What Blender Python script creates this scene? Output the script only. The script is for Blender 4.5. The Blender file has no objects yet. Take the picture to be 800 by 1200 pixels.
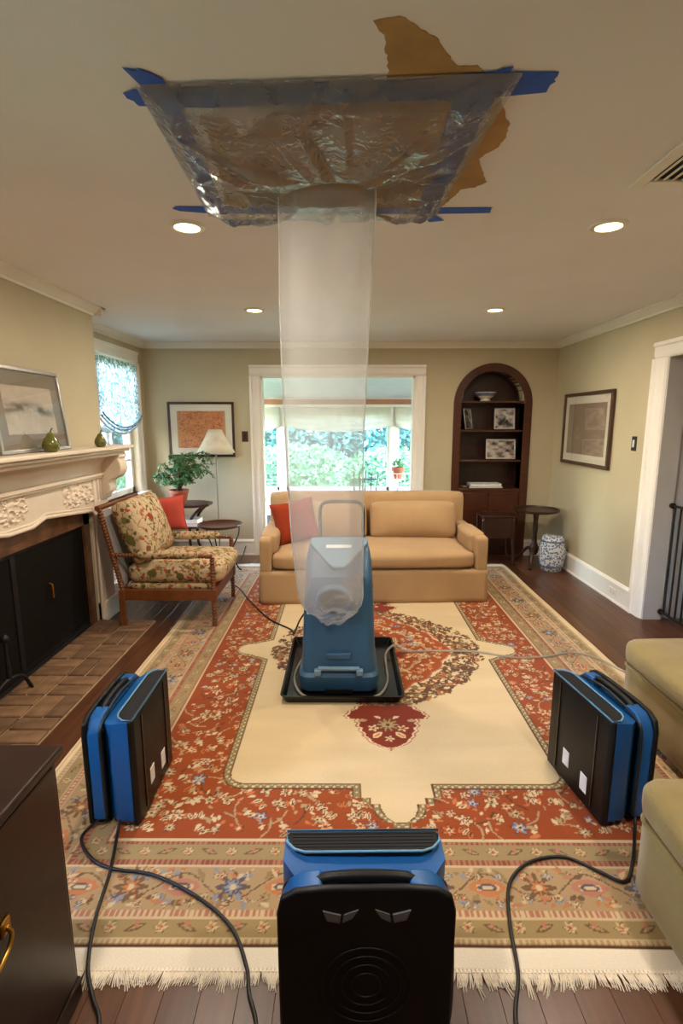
import bpy, bmesh, math, random
import numpy as np
from mathutils import Matrix, Vector

random.seed(7)
rng = np.random.default_rng(7)
R = math.radians
S = bpy.context.scene
COL = S.collection

# ------------------------------------------------------------------ camera
cam_data = bpy.data.cameras.new('camera')
cam_data.sensor_fit = 'VERTICAL'
cam_data.sensor_height = 36.0
cam_data.sensor_width = 24.0
cam_data.lens = 18.0
cam_data.clip_start = 0.02
cam_data.clip_end = 200
camera = bpy.data.objects.new('camera', cam_data)
COL.objects.link(camera)
camera.location = (0.0, 0.0, 1.57)
camera.rotation_euler = (R(90.0) - math.atan(106 / 600), 0.0, math.atan(3 / 600))
S.camera = camera

# ------------------------------------------------------------------ sky and exposure
world = bpy.data.worlds.new('sky')
S.world = world
world.use_nodes = True
wn = world.node_tree
wn.nodes.clear()
w_out = wn.nodes.new('ShaderNodeOutputWorld')
w_bg = wn.nodes.new('ShaderNodeBackground')
w_sky = wn.nodes.new('ShaderNodeTexSky')
w_sky.sky_type = 'NISHITA'
w_sky.sun_disc = False
w_sky.sun_elevation = R(48)
w_sky.sun_rotation = R(200)
w_sky.altitude = 0
w_sky.air_density = 1.3
w_sky.dust_density = 1.2
w_sky.ozone_density = 2.5
w_bg.inputs['Strength'].default_value = 9.0
wn.links.new(w_sky.outputs[0], w_bg.inputs['Color'])
wn.links.new(w_bg.outputs[0], w_out.inputs['Surface'])

sun_data = bpy.data.lights.new('sun', 'SUN')
sun_data.energy = 5.0
sun_data.angle = R(3)
sun_data.color = (1.0, 0.95, 0.86)
sun = bpy.data.objects.new('sun', sun_data)
COL.objects.link(sun)
sun.rotation_euler = (R(42), 0, R(22))          # from over the house, lighting the garden

S.view_settings.view_transform = 'Standard'
S.view_settings.look = 'None'
S.view_settings.gamma = 1.0
S.view_settings.use_curve_mapping = False
S.view_settings.exposure = 0.18
CAN_POWER = 20.0
CAN_COLOR = (1.0, 0.87, 0.72)

S.cycles.max_bounces = 10
S.cycles.diffuse_bounces = 5
S.cycles.glossy_bounces = 4
S.cycles.transmission_bounces = 6
S.cycles.transparent_max_bounces = 24
S.cycles.sample_clamp_indirect = 6.0
S.cycles.caustics_reflective = False
S.cycles.caustics_refractive = False


# ------------------------------------------------------------------ helpers: tagging
def tag(o, label=None, cat=None, group=None, kind=None):
    if label: o['label'] = label
    if cat: o['category'] = cat
    if group: o['group'] = group
    if kind: o['kind'] = kind
    return o


def thing(name, loc, label, cat, group=None, kind=None):
    o = bpy.data.objects.new(name, None)
    o.empty_display_size = 0.05
    COL.objects.link(o)
    o.location = loc
    return tag(o, label, cat, group, kind)


def adopt(o, parent):
    """parent a child that was built in world coordinates"""
    o.parent = parent
    if parent.type == 'EMPTY':
        o.matrix_parent_inverse = Matrix.Translation(parent.location).inverted()
    return o


# ------------------------------------------------------------------ helpers: mesh building
class MB:
    def __init__(self, T=None):
        self.v, self.f, self.T = [], [], T

    def _add(self, vs, fs):
        b = len(self.v)
        self.v += [tuple(p) for p in vs]
        self.f += [tuple(i + b for i in q) for q in fs]
        return self

    def box(self, x0, x1, y0, y1, z0, z1):
        vs = [(x, y, z) for z in (z0, z1) for y in (y0, y1) for x in (x0, x1)]
        return self._add(vs, [(0, 2, 3, 1), (4, 5, 7, 6), (0, 1, 5, 4), (2, 6, 7, 3), (0, 4, 6, 2), (1, 3, 7, 5)])

    def chbox(self, x0, x1, y0, y1, z0, z1, c):
        """box whose upper edges are chamfered by c"""
        vs = [(x0, y0, z0), (x1, y0, z0), (x1, y1, z0), (x0, y1, z0),
              (x0, y0, z1 - c), (x1, y0, z1 - c), (x1, y1, z1 - c), (x0, y1, z1 - c),
              (x0 + c, y0 + c, z1), (x1 - c, y0 + c, z1), (x1 - c, y1 - c, z1), (x0 + c, y1 - c, z1)]
        fs = [(3, 2, 1, 0), (8, 9, 10, 11)]
        for i in range(4):
            j = (i + 1) % 4
            fs += [(i, j, 4 + j, 4 + i), (4 + i, 4 + j, 8 + j, 8 + i)]
        return self._add(vs, fs)

    def bar(self, p, q, w, h, up=(0, 0, 1)):
        """rectangular bar from p to q, w across and h along up"""
        p, q = Vector(p), Vector(q)
        d = (q - p).normalized()
        u = Vector(up)
        s = d.cross(u)
        if s.length < 1e-5:
            s = d.cross(Vector((0, 1, 0)))
        s.normalize()
        u = s.cross(d).normalized()
        vs = []
        for c in (p, q):
            for a, b in ((-1, -1), (1, -1), (1, 1), (-1, 1)):
                vs.append(c + s * (a * w / 2) + u * (b * h / 2))
        return self._add(vs, [(0, 1, 2, 3)[::-1], (4, 5, 6, 7), (0, 1, 5, 4), (1, 2, 6, 5), (2, 3, 7, 6), (3, 0, 4, 7)])

    def tube(self, pts, r, n=8, caps=True, closed=False):
        pts = [Vector(p) for p in pts]
        m = len(pts)
        rs = r if isinstance(r, (list, tuple, np.ndarray)) else [r] * m
        vs, fs = [], []
        t0 = (pts[1] - pts[0]).normalized()
        ref = Vector((0, 0, 1)) if abs(t0.z) < 0.9 else Vector((1, 0, 0))
        nrm = t0.cross(ref).normalized()
        for i in range(m):
            if closed:
                t = (pts[(i + 1) % m] - pts[i - 1]).normalized()
            else:
                t = (pts[min(i + 1, m - 1)] - pts[max(i - 1, 0)]).normalized()
            nrm = (nrm - t * nrm.dot(t))
            if nrm.length < 1e-6:
                nrm = t.orthogonal()
            nrm.normalize()
            bn = t.cross(nrm)
            for k in range(n):
                a = 2 * math.pi * k / n
                vs.append(pts[i] + nrm * (math.cos(a) * rs[i]) + bn * (math.sin(a) * rs[i]))
        rings = m if closed else m - 1
        for i in range(rings):
            j = (i + 1) % m
            for k in range(n):
                l = (k + 1) % n
                fs.append((i * n + k, i * n + l, j * n + l, j * n + k))
        if caps and not closed:
            fs.append(tuple(range(n))[::-1])
            fs.append(tuple((m - 1) * n + k for k in range(n)))
        return self._add(vs, fs)

    def lathe(self, prof, c=(0, 0, 0), n=24, sx=1, sy=1):
        """prof = [(radius, z)] from bottom to top"""
        vs, fs = [], []
        for r, z in prof:
            for k in range(n):
                a = 2 * math.pi * k / n
                vs.append((c[0] + sx * r * math.cos(a), c[1] + sy * r * math.sin(a), c[2] + z))
        for i in range(len(prof) - 1):
            for k in range(n):
                l = (k + 1) % n
                fs.append((i * n + k, i * n + l, (i + 1) * n + l, (i + 1) * n + k))
        fs.append(tuple(range(n))[::-1])
        fs.append(tuple((len(prof) - 1) * n + k for k in range(n)))
        return self._add(vs, fs)

    def prism(self, poly, axis, a, b):
        """poly in the two other axes (cyclic order x,y,z) pulled from a to b along axis"""
        def P(u, w, t):
            return {'x': (t, u, w), 'y': (u, t, w), 'z': (u, w, t)}[axis]
        n = len(poly)
        area = sum(poly[i][0] * poly[(i + 1) % n][1] - poly[(i + 1) % n][0] * poly[i][1] for i in range(n))
        if area < 0:
            poly = poly[::-1]
        if axis == 'y':
            poly = poly[::-1]
        if a > b:
            a, b = b, a
        vs = [P(u, w, a) for u, w in poly] + [P(u, w, b) for u, w in poly]
        fs = [tuple(range(n))[::-1], tuple(range(n, 2 * n))]
        for i in range(n):
            j = (i + 1) % n
            fs.append((i, j, n + j, n + i))
        return self._add(vs, fs)

    def sweep(self, prof, p0, p1, out, up=(0, 0, 1)):
        """profile [(out, up)] swept straight from p0 to p1"""
        p0, p1, o, u = Vector(p0), Vector(p1), Vector(out), Vector(up)
        n = len(prof)
        vs = [p0 + o * a + u * b for a, b in prof] + [p1 + o * a + u * b for a, b in prof]
        fs = [tuple(range(n)), tuple(range(n, 2 * n))[::-1]]
        for i in range(n):
            j = (i + 1) % n
            fs.append((i, n + i, n + j, j))
        return self._add(vs, fs)

    def grid(self, arr, closed_u=False, closed_v=False):
        """arr: (m, n, 3)"""
        m, n = arr.shape[:2]
        vs = arr.reshape(-1, 3)
        fs = []
        for i in range(m if closed_u else m - 1):
            for k in range(n if closed_v else n - 1):
                a, b = i * n + k, i * n + (k + 1) % n
                c, d = ((i + 1) % m) * n + (k + 1) % n, ((i + 1) % m) * n + k
                fs.append((a, b, c, d))
        return self._add(vs.tolist(), fs)

    def cushion(self, c, size, r=0.04, puff=(0, 0, 0), n=10, rot=None, pinch=0.0):
        """rounded box with softly bulging faces"""
        hx, hy, hz = [s / 2 for s in size]
        g = np.linspace(-1, 1, n + 1)
        M_ = rot if rot is not None else Matrix.Identity(3)
        for ax in range(3):
            for sgn in (-1, 1):
                A, B = np.meshgrid(g, g, indexing='ij')
                P = np.zeros((n + 1, n + 1, 3))
                o = [k for k in range(3) if k != ax]
                P[..., ax] = sgn
                P[..., o[0]] = A
                P[..., o[1]] = B
                H = np.array([hx, hy, hz])
                q = P * H
                rr = min(r, hx, hy, hz)
                inner = np.clip(q, -(H - rr), H - rr)
                d = q - inner
                L = np.linalg.norm(d, axis=2, keepdims=True)
                L[L == 0] = 1
                q2 = inner + d / L * rr
                for k in range(3):
                    e = [j for j in range(3) if j != k]
                    w = (1 - np.abs(P[..., e[0]]) ** 2.2) * (1 - np.abs(P[..., e[1]]) ** 2.2)
                    q2[..., k] += np.sign(P[..., k]) * np.abs(P[..., k]) ** 2 * puff[k] * w
                if pinch:
                    m2 = 1 - pinch * (1 - np.abs(P[..., 0])) * np.abs(P[..., 2]) ** 3
                    q2[..., 2] *= m2
                flat = q2.reshape(-1, 3)
                flat = flat @ np.array(M_).T + np.array(c)
                sub = flat.reshape(n + 1, n + 1, 3)
                if (sgn > 0) == (ax == 1):
                    sub = sub[::-1]
                self.grid(sub)
        return self

    def build(self, name, mat=None, parent=None, smooth=None, bev=0, seg=2, weld=False, sub=0, solid=0):
        me = bpy.data.meshes.new(name)
        vs = self.v
        if self.T is not None:
            vs = [tuple(self.T @ Vector(p)) for p in vs]
        me.from_pydata(vs, [], self.f)
        if weld:
            bm = bmesh.new(); bm.from_mesh(me)
            bmesh.ops.remove_doubles(bm, verts=bm.verts, dist=1e-5)
            bmesh.ops.recalc_face_normals(bm, faces=bm.faces)
            bm.to_mesh(me); bm.free()
        me.update()
        if smooth is not None:
            me.polygons.foreach_set('use_smooth', [True] * len(me.polygons))
            if smooth < 180:
                me.set_sharp_from_angle(angle=R(smooth))
        o = bpy.data.objects.new(name, me)
        COL.objects.link(o)
        if mat: me.materials.append(mat)
        if parent is not None: adopt(o, parent)
        if solid:
            s = o.modifiers.new('solid', 'SOLIDIFY'); s.thickness = solid; s.offset = 0
        if bev:
            b = o.modifiers.new('bevel', 'BEVEL')
            b.width = bev; b.segments = seg; b.limit_method = 'ANGLE'; b.angle_limit = R(40)
            me.polygons.foreach_set('use_smooth', [True] * len(me.polygons))
            b.harden_normals = False
            me.set_sharp_from_angle(angle=R(45))
        if sub:
            s = o.modifiers.new('sub', 'SUBSURF'); s.levels = sub; s.render_levels = sub
        return o


def spline(pts, n=8):
    """Catmull-Rom through pts"""
    P = [Vector(p) for p in pts]
    P = [P[0] * 2 - P[1]] + P + [P[-1] * 2 - P[-2]]
    out = []
    for i in range(1, len(P) - 2):
        a, b, c, d = P[i - 1], P[i], P[i + 1], P[i + 2]
        for k in range(n):
            t = k / n
            out.append(0.5 * ((2 * b) + (c - a) * t + (2 * a - 5 * b + 4 * c - d) * t * t + (3 * b - a - 3 * c + d) * t ** 3))
    out.append(P[-2])
    return out


def rrect(w, d, r, n=5):
    """rounded rectangle outline centred at 0"""
    out = []
    for cx, cy, a0 in ((w / 2 - r, d / 2 - r, 0), (-w / 2 + r, d / 2 - r, 90), (-w / 2 + r, -d / 2 + r, 180), (w / 2 - r, -d / 2 + r, 270)):
        for k in range(n + 1):
            a = R(a0 + 90 * k / n)
            out.append((cx + r * math.cos(a), cy + r * math.sin(a)))
    return out


def noise2(x, y, seed=0, octv=3):
    """smooth value noise, numpy"""
    tot = np.zeros(np.broadcast(x, y).shape)
    amp, s = 1.0, 0.0
    for o in range(octv):
        tab = np.random.default_rng(seed * 31 + o).random((64, 64))
        X, Y = x * 2 ** o, y * 2 ** o
        xi, yi = np.floor(X).astype(int), np.floor(Y).astype(int)
        fx, fy = X - xi, Y - yi
        fx, fy = fx * fx * (3 - 2 * fx), fy * fy * (3 - 2 * fy)
        a = tab[xi % 64, yi % 64]; b = tab[(xi + 1) % 64, yi % 64]
        c = tab[xi % 64, (yi + 1) % 64]; d = tab[(xi + 1) % 64, (yi + 1) % 64]
        tot = tot + amp * ((a * (1 - fx) + b * fx) * (1 - fy) + (c * (1 - fx) + d * fx) * fy)
        s += amp; amp *= 0.5
    return tot / s


# ------------------------------------------------------------------ materials
def lin(c):
    out = []
    for k in c[:3]:
        k = k / 255
        out.append(k / 12.92 if k <= 0.04045 else ((k + 0.055) / 1.055) ** 2.4)
    return (*out, 1.0)


def mat(name, rgb, rough=0.6, var=0.08, vscale=6.0, bump=0.0, bscale=60.0, metal=0.0, spec=0.5, sheen=0.0, coat=0.0, stretch=(1, 1, 1), rand=0.0, emit=0.0):
    m = bpy.data.materials.new(name); m.use_nodes = True
    n, l = m.node_tree.nodes, m.node_tree.links
    b = n['Principled BSDF']
    b.inputs['Roughness'].default_value = rough
    b.inputs['Metallic'].default_value = metal
    b.inputs['Specular IOR Level'].default_value = spec
    if sheen: b.inputs['Sheen Weight'].default_value = sheen
    if coat: b.inputs['Coat Weight'].default_value = coat
    tc = n.new('ShaderNodeTexCoord')
    mp = n.new('ShaderNodeMapping'); mp.inputs['Scale'].default_value = stretch
    l.new(tc.outputs['Object'], mp.inputs['Vector'])
    no = n.new('ShaderNodeTexNoise'); no.inputs['Scale'].default_value = vscale; no.inputs['Detail'].default_value = 4
    l.new(mp.outputs[0], no.inputs['Vector'])
    c = lin(rgb)
    rp = n.new('ShaderNodeValToRGB')
    rp.color_ramp.elements[0].position = 0.3; rp.color_ramp.elements[1].position = 0.7
    rp.color_ramp.elements[0].color = (*[k * (1 - var) for k in c[:3]], 1)
    rp.color_ramp.elements[1].color = (*[min(1, k * (1 + var)) for k in c[:3]], 1)
    l.new(no.outputs['Fac'], rp.inputs['Fac'])
    src = rp.outputs['Color']
    if rand:
        oi = n.new('ShaderNodeObjectInfo')
        mr = n.new('ShaderNodeMapRange'); mr.inputs['To Min'].default_value = 1 - rand; mr.inputs['To Max'].default_value = 1 + rand
        l.new(oi.outputs['Random'], mr.inputs['Value'])
        mx = n.new('ShaderNodeMix'); mx.data_type = 'RGBA'; mx.blend_type = 'MULTIPLY'; mx.inputs['Factor'].default_value = 1
        l.new(src, mx.inputs[6]); l.new(mr.outputs[0], mx.inputs[7])
        src = mx.outputs[2]
    l.new(src, b.inputs['Base Color'])
    if bump:
        n2 = n.new('ShaderNodeTexNoise'); n2.inputs['Scale'].default_value = bscale; n2.inputs['Detail'].default_value = 3
        l.new(mp.outputs[0], n2.inputs['Vector'])
        bp = n.new('ShaderNodeBump'); bp.inputs['Strength'].default_value = bump; bp.inputs['Distance'].default_value = 0.004
        l.new(n2.outputs['Fac'], bp.inputs['Height']); l.new(bp.outputs[0], b.inputs['Normal'])
    if emit:
        b.inputs['Emission Color'].default_value = c; b.inputs['Emission Strength'].default_value = emit
    return m


def film(name, haze, rgb=(235, 238, 240), rough=0.06, bump=0.0, bscale=20, gloss=0.9, ior=1.45):
    """clear plastic film or thin pane: see-through, with a sheen and a little milky scatter"""
    m = bpy.data.materials.new(name); m.use_nodes = True
    n, l = m.node_tree.nodes, m.node_tree.links
    n.remove(n['Principled BSDF'])
    out = n['Material Output']
    tr = n.new('ShaderNodeBsdfTransparent')
    df = n.new('ShaderNodeBsdfDiffuse'); df.inputs['Color'].default_value = lin(rgb)
    tl = n.new('ShaderNodeBsdfTranslucent'); tl.inputs['Color'].default_value = lin(rgb)
    gl = n.new('ShaderNodeBsdfGlossy'); gl.inputs['Roughness'].default_value = rough
    sc = n.new('ShaderNodeMixShader'); sc.inputs[0].default_value = 0.5
    l.new(df.outputs[0], sc.inputs[1]); l.new(tl.outputs[0], sc.inputs[2])
    a = n.new('ShaderNodeMixShader')
    tc = n.new('ShaderNodeTexCoord')
    no = n.new('ShaderNodeTexNoise'); no.inputs['Scale'].default_value = 7; no.inputs['Detail'].default_value = 4
    l.new(tc.outputs['Object'], no.inputs['Vector'])
    mr = n.new('ShaderNodeMapRange'); mr.inputs['To Min'].default_value = haze * 0.6; mr.inputs['To Max'].default_value = haze * 1.4
    l.new(no.outputs['Fac'], mr.inputs['Value']); l.new(mr.outputs[0], a.inputs[0])
    l.new(tr.outputs[0], a.inputs[1]); l.new(sc.outputs[0], a.inputs[2])
    fr = n.new('ShaderNodeFresnel'); fr.inputs['IOR'].default_value = ior
    ml = n.new('ShaderNodeMath'); ml.operation = 'MULTIPLY'; ml.inputs[1].default_value = gloss
    l.new(fr.outputs[0], ml.inputs[0])
    b = n.new('ShaderNodeMixShader')
    l.new(ml.outputs[0], b.inputs[0]); l.new(a.outputs[0], b.inputs[1]); l.new(gl.outputs[0], b.inputs[2])
    l.new(b.outputs[0], out.inputs['Surface'])
    if bump:
        n2 = n.new('ShaderNodeTexNoise'); n2.inputs['Scale'].default_value = bscale; n2.inputs['Detail'].default_value = 5
        l.new(tc.outputs['Object'], n2.inputs['Vector'])
        bp = n.new('ShaderNodeBump'); bp.inputs['Strength'].default_value = bump; bp.inputs['Distance'].default_value = 0.02
        vo = n.new('ShaderNodeTexVoronoi'); vo.inputs['Scale'].default_value = bscale * 1.6
        ad = n.new('ShaderNodeMath'); ad.operation = 'ADD'
        l.new(n2.outputs['Color'], vo.inputs['Vector'])
        l.new(n2.outputs['Fac'], ad.inputs[0]); l.new(vo.outputs['Distance'], ad.inputs[1])
        l.new(ad.outputs[0], bp.inputs['Height'])
        l.new(bp.outputs[0], gl.inputs['Normal']); l.new(bp.outputs[0], fr.inputs['Normal'])
    return m


def sheer(name):
    """thin white cotton printed with faint grey-green sprigs"""
    m = film(name, 0.92, (214, 220, 222), 0.6, gloss=0.02)
    n, l = m.node_tree.nodes, m.node_tree.links
    tc = n.new('ShaderNodeTexCoord')
    no = n.new('ShaderNodeTexNoise'); no.inputs['Scale'].default_value = 16; no.inputs['Detail'].default_value = 2
    no.inputs['Distortion'].default_value = 2.5
    l.new(tc.outputs['Object'], no.inputs['Vector'])
    rp = n.new('ShaderNodeValToRGB'); e = rp.color_ramp.elements
    e[0].position = 0.46; e[0].color = lin((96, 128, 124)); e[1].position = 0.56; e[1].color = lin((206, 214, 218))
    l.new(no.outputs['Fac'], rp.inputs['Fac'])
    for nd in n:
        if nd.type in ('BSDF_DIFFUSE', 'BSDF_TRANSLUCENT'): l.new(rp.outputs['Color'], nd.inputs['Color'])
    return m


def attr_mat(name, rough=0.9, bump=0.0, bscale=200, sheen=0.0):
    """colour read from the mesh's own colour attribute, with woven grain"""
    m = bpy.data.materials.new(name); m.use_nodes = True
    n, l = m.node_tree.nodes, m.node_tree.links
    b = n['Principled BSDF']; b.inputs['Roughness'].default_value = rough
    b.inputs['Specular IOR Level'].default_value = 0.2
    if sheen: b.inputs['Sheen Weight'].default_value = sheen
    at = n.new('ShaderNodeAttribute'); at.attribute_name = 'Col'
    tc = n.new('ShaderNodeTexCoord')
    no = n.new('ShaderNodeTexNoise'); no.inputs['Scale'].default_value = bscale; no.inputs['Detail'].default_value = 3
    l.new(tc.outputs['Object'], no.inputs['Vector'])
    mr = n.new('ShaderNodeMapRange'); mr.inputs['To Min'].default_value = 0.82; mr.inputs['To Max'].default_value = 1.18
    l.new(no.outputs['Fac'], mr.inputs['Value'])
    mx = n.new('ShaderNodeMix'); mx.data_type = 'RGBA'; mx.blend_type = 'MULTIPLY'; mx.inputs['Factor'].default_value = 1
    l.new(at.outputs['Color'], mx.inputs[6]); l.new(mr.outputs[0], mx.inputs[7])
    l.new(mx.outputs[2], b.inputs['Base Color'])
    if bump:
        bp = n.new('ShaderNodeBump'); bp.inputs['Strength'].default_value = bump; bp.inputs['Distance'].default_value = 0.003
        l.new(no.outputs['Fac'], bp.inputs['Height']); l.new(bp.outputs[0], b.inputs['Normal'])
    return m


def floral(name):
    """cream linen printed with rust flowers, olive leaves and dark vines"""
    m = bpy.data.materials.new(name); m.use_nodes = True
    n, l = m.node_tree.nodes, m.node_tree.links
    b = n['Principled BSDF']; b.inputs['Roughness'].default_value = 0.85; b.inputs['Specular IOR Level'].default_value = 0.2
    tc = n.new('ShaderNodeTexCoord')
    wob = n.new('ShaderNodeTexNoise'); wob.inputs['Scale'].default_value = 9; wob.inputs['Detail'].default_value = 3
    l.new(tc.outputs['Object'], wob.inputs['Vector'])
    mxv = n.new('ShaderNodeMix'); mxv.data_type = 'VECTOR'; mxv.inputs['Factor'].default_value = 0.07
    l.new(tc.outputs['Object'], mxv.inputs[4]); l.new(wob.outputs['Color'], mxv.inputs[5])
    src = None
    base = n.new('ShaderNodeRGB'); base.outputs[0].default_value = lin((192, 168, 132))
    src = base.outputs[0]
    def layer(src, kind, scale, lo, hi, cols, feature='F1'):
        v = n.new('ShaderNodeTexVoronoi'); v.inputs['Scale'].default_value = scale; v.feature = feature
        l.new(mxv.outputs[1], v.inputs['Vector'])
        mr = n.new('ShaderNodeMapRange'); mr.inputs['From Min'].default_value = lo; mr.inputs['From Max'].default_value = hi
        mr.inputs['To Min'].default_value = 1; mr.inputs['To Max'].default_value = 0
        l.new(v.outputs['Distance'], mr.inputs['Value'])
        if feature == 'F1':
            rp = n.new('ShaderNodeValToRGB'); rp.color_ramp.interpolation = 'CONSTANT'
            while len(rp.color_ramp.elements) < len(cols): rp.color_ramp.elements.new(0.5)
            for i, c in enumerate(cols):
                rp.color_ramp.elements[i].position = i / len(cols); rp.color_ramp.elements[i].color = lin(c)
            l.new(v.outputs['Color'], rp.inputs['Fac'])
            colr = rp.outputs['Color']
        else:
            cc = n.new('ShaderNodeRGB'); cc.outputs[0].default_value = lin(cols[0]); colr = cc.outputs[0]
        mx = n.new('ShaderNodeMix'); mx.data_type = 'RGBA'
        l.new(mr.outputs[0], mx.inputs['Factor']); l.new(src, mx.inputs[6]); l.new(colr, mx.inputs[7])
        return mx.outputs[2]
    src = layer(src, 0, 17, 0.02, 0.05, [(110, 86, 56)], 'DISTANCE_TO_EDGE')
    src = layer(src, 0, 19, 0.36, 0.46, [(192, 168, 132), (112, 110, 60), (192, 168, 132), (150, 128, 70), (192, 168, 132)])
    src = layer(src, 0, 30, 0.36, 0.46, [(192, 168, 132), (120, 82, 52), (192, 168, 132), (166, 74, 48), (90, 84, 50), (192, 168, 132)])
    src = layer(src, 0, 9, 0.27, 0.34, [(192, 168, 132), (192, 168, 132), (140, 58, 36), (192, 168, 132), (98, 92, 46)])
    l.new(src, b.inputs['Base Color'])
    return m


def colour_grid(name, P, Cc, material, parent=None, flip=False):
    """P (m,n,3) points, Cc (m,n,3) linear colours"""
    m, n = P.shape[:2]
    me = bpy.data.meshes.new(name)
    i = np.arange(m - 1)[:, None] * n + np.arange(n - 1)[None, :]
    F = np.stack([i, i + 1, i + n + 1, i + n], -1).reshape(-1, 4)
    if flip: F = F[:, ::-1]
    me.vertices.add(m * n); me.vertices.foreach_set('co', P.astype(np.float32).ravel())
    me.loops.add(F.size); me.loops.foreach_set('vertex_index', F.astype(np.int32).ravel())
    me.polygons.add(len(F)); me.polygons.foreach_set('loop_start', (np.arange(len(F)) * 4).astype(np.int32))
    me.polygons.foreach_set('use_smooth', np.ones(len(F), bool))
    me.update(calc_edges=True)
    a = me.attributes.new('Col', 'FLOAT_COLOR', 'POINT')
    a.data.foreach_set('color', np.concatenate([Cc, np.ones((m, n, 1))], -1).astype(np.float32).ravel())
    o = bpy.data.objects.new(name, me); COL.objects.link(o)
    me.materials.append(material)
    if parent is not None: adopt(o, parent)
    return o


def L3(c): return np.array(lin(c)[:3])


# palette
m_wall = mat('wall_paint', (188, 175, 144), 0.75, 0.03, 3, 0.05, 120)
m_ceil = mat('ceiling_paint', (240, 238, 241), 0.85, 0.02, 2, 0.12, 160)
m_trim = mat('trim_paint', (236, 230, 220), 0.4, 0.03, 4)
m_hall = mat('hall_paint', (188, 182, 178), 0.75, 0.03, 3)
m_plank = mat('walnut_plank', (84, 50, 29), 0.33, 0.3, 5, 0.06, 60, stretch=(9, 0.7, 1), rand=0.25)
m_sub = mat('subfloor', (28, 17, 10), 0.8)
m_dark = mat('dark_stained_wood', (52, 26, 14), 0.35, 0.25, 6, stretch=(6, 6, 0.8))
m_mahog = mat('mahogany', (74, 36, 18), 0.3, 0.25, 7, stretch=(1, 6, 6))
m_brown = mat('brown_frame', (70, 44, 26), 0.4, 0.2, 12)
m_black = mat('black_plastic', (14, 13, 12), 0.45, 0.15, 8, 0.1, 250, spec=0.3)
m_blackgloss = mat('black_gloss', (12, 11, 11), 0.25, 0.1, 8)
m_iron = mat('wrought_iron', (24, 22, 21), 0.5, 0.2, 20, 0.1, 80, metal=0.3)
m_blue = mat('blue_plastic', (8, 78, 136), 0.38, 0.06, 6, 0.05, 260)
m_bluerim = mat('pale_blue_rim', (96, 142, 172), 0.35, 0.05)
m_teal = mat('slate_blue_plastic', (42, 82, 110), 0.42, 0.07, 5, 0.08, 260)
m_teal2 = mat('light_slate_plastic', (110, 142, 162), 0.35, 0.05)
m_white = mat('white_paper', (232, 230, 224), 0.7, 0.03)
m_tape = mat('blue_tape', (24, 86, 190), 0.6, 0.08, 20, 0.15, 180)
m_kraft = mat('torn_brown_paper', (174, 138, 86), 0.9, 0.16, 9, 0.3, 60)
m_sofa = mat('tan_linen', (180, 147, 106), 0.9, 0.06, 5, 0.25, 320, spec=0.2, sheen=0.15)
m_olive = mat('olive_chenille', (136, 116, 70), 0.95, 0.10, 9, 0.4, 220, spec=0.15, sheen=0.25)
m_rust = mat('rust_linen', (148, 56, 30), 0.9, 0.10, 8, 0.25, 300, spec=0.2)
m_red = mat('red_linen', (188, 78, 66), 0.9, 0.08, 8, 0.25, 300, spec=0.2)
m_floral = floral('floral_linen')
m_oak = mat('turned_oak', (112, 62, 26), 0.4, 0.2, 14)
m_mantel = mat('mantel_paint', (222, 205, 184), 0.5, 0.06, 5)
m_marble = mat('brown_marble', (96, 66, 44), 0.25, 0.35, 10)
m_soot_shade = mat('soot_and_shade', (14, 12, 10), 0.85, 0.3, 6)  # firebox soot, and painted shade in the vent, outlet and grille openings
m_screen = mat('fire_screen_mesh', (18, 14, 10), 0.8, 0.2, 30, spec=0.15)
m_brick = mat('hearth_brick', (118, 90, 66), 0.85, 0.28, 14, 0.5, 90, rand=0.22, spec=0.2)
m_mortar = mat('mortar', (168, 142, 110), 0.9, 0.12, 30, 0.4, 120)
m_brass = mat('aged_brass', (178, 132, 60), 0.3, 0.1, 10, metal=1.0)
m_pole = mat('dull_brass', (150, 138, 116), 0.4, 0.06, metal=0.6)
m_terra = mat('terracotta', (160, 84, 54), 0.8, 0.12, 10, 0.1, 80)
m_soil = mat('soil', (40, 28, 20), 0.95, 0.3, 40)
m_leaf = mat('pot_plant_leaf', (62, 110, 56), 0.5, 0.35, 12)
m_stem = mat('plant_stem', (96, 88, 50), 0.7)
m_pear = mat('green_glaze', (92, 92, 30), 0.18, 0.2, 14, coat=0.4)
m_bowl = mat('white_glaze', (214, 206, 192), 0.25, 0.06, 30)
m_bowlband = mat('blue_band_glaze', (92, 100, 120), 0.3, 0.5, 60)
m_shade = film('lamp_shade_fabric', 1.0, (240, 232, 214), 0.6, gloss=0.05)
m_glass = film('window_glass', 0.02, rough=0.02, gloss=0.8)
m_film = film('duct_film', 0.23, (236, 236, 238), 0.12, 0.06, 9, gloss=0.4)
m_bright_edge = film('bright_edge_film', 0.75, (240, 238, 232), 0.2, gloss=0.8)  # milky film for the painted edge highlight of the duct
m_glaze = film('picture_glass', 0.0, rough=0.03, gloss=0.22)
m_sheet = film('sheet_film', 0.30, (240, 242, 244), 0.10, 0.45, 6, gloss=1.7)
m_sheer = sheer('sheer_curtain')
m_roman = film('roman_shade_cloth', 1.0, (226, 220, 206), 0.7, gloss=0.02)
m_hose = film('clear_hose', 0.55, (212, 204, 186), 0.2, gloss=0.8)
m_cord = mat('black_rubber', (20, 19, 20), 0.45, 0.1)
m_lens = mat('lamp_lens', (255, 226, 170), 0.4, 0.0, emit=14.0)
m_chrome = mat('chrome', (205, 205, 205), 0.2, 0.03, metal=1.0)
m_rug = attr_mat('wool_pile', 0.95, 0.35, 260, sheen=0.1)
m_art = attr_mat('printed_art', 0.55, 0.0, 80)
m_fringe = mat('fringe_cotton', (232, 222, 206), 0.95, 0.08, 40)
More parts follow.
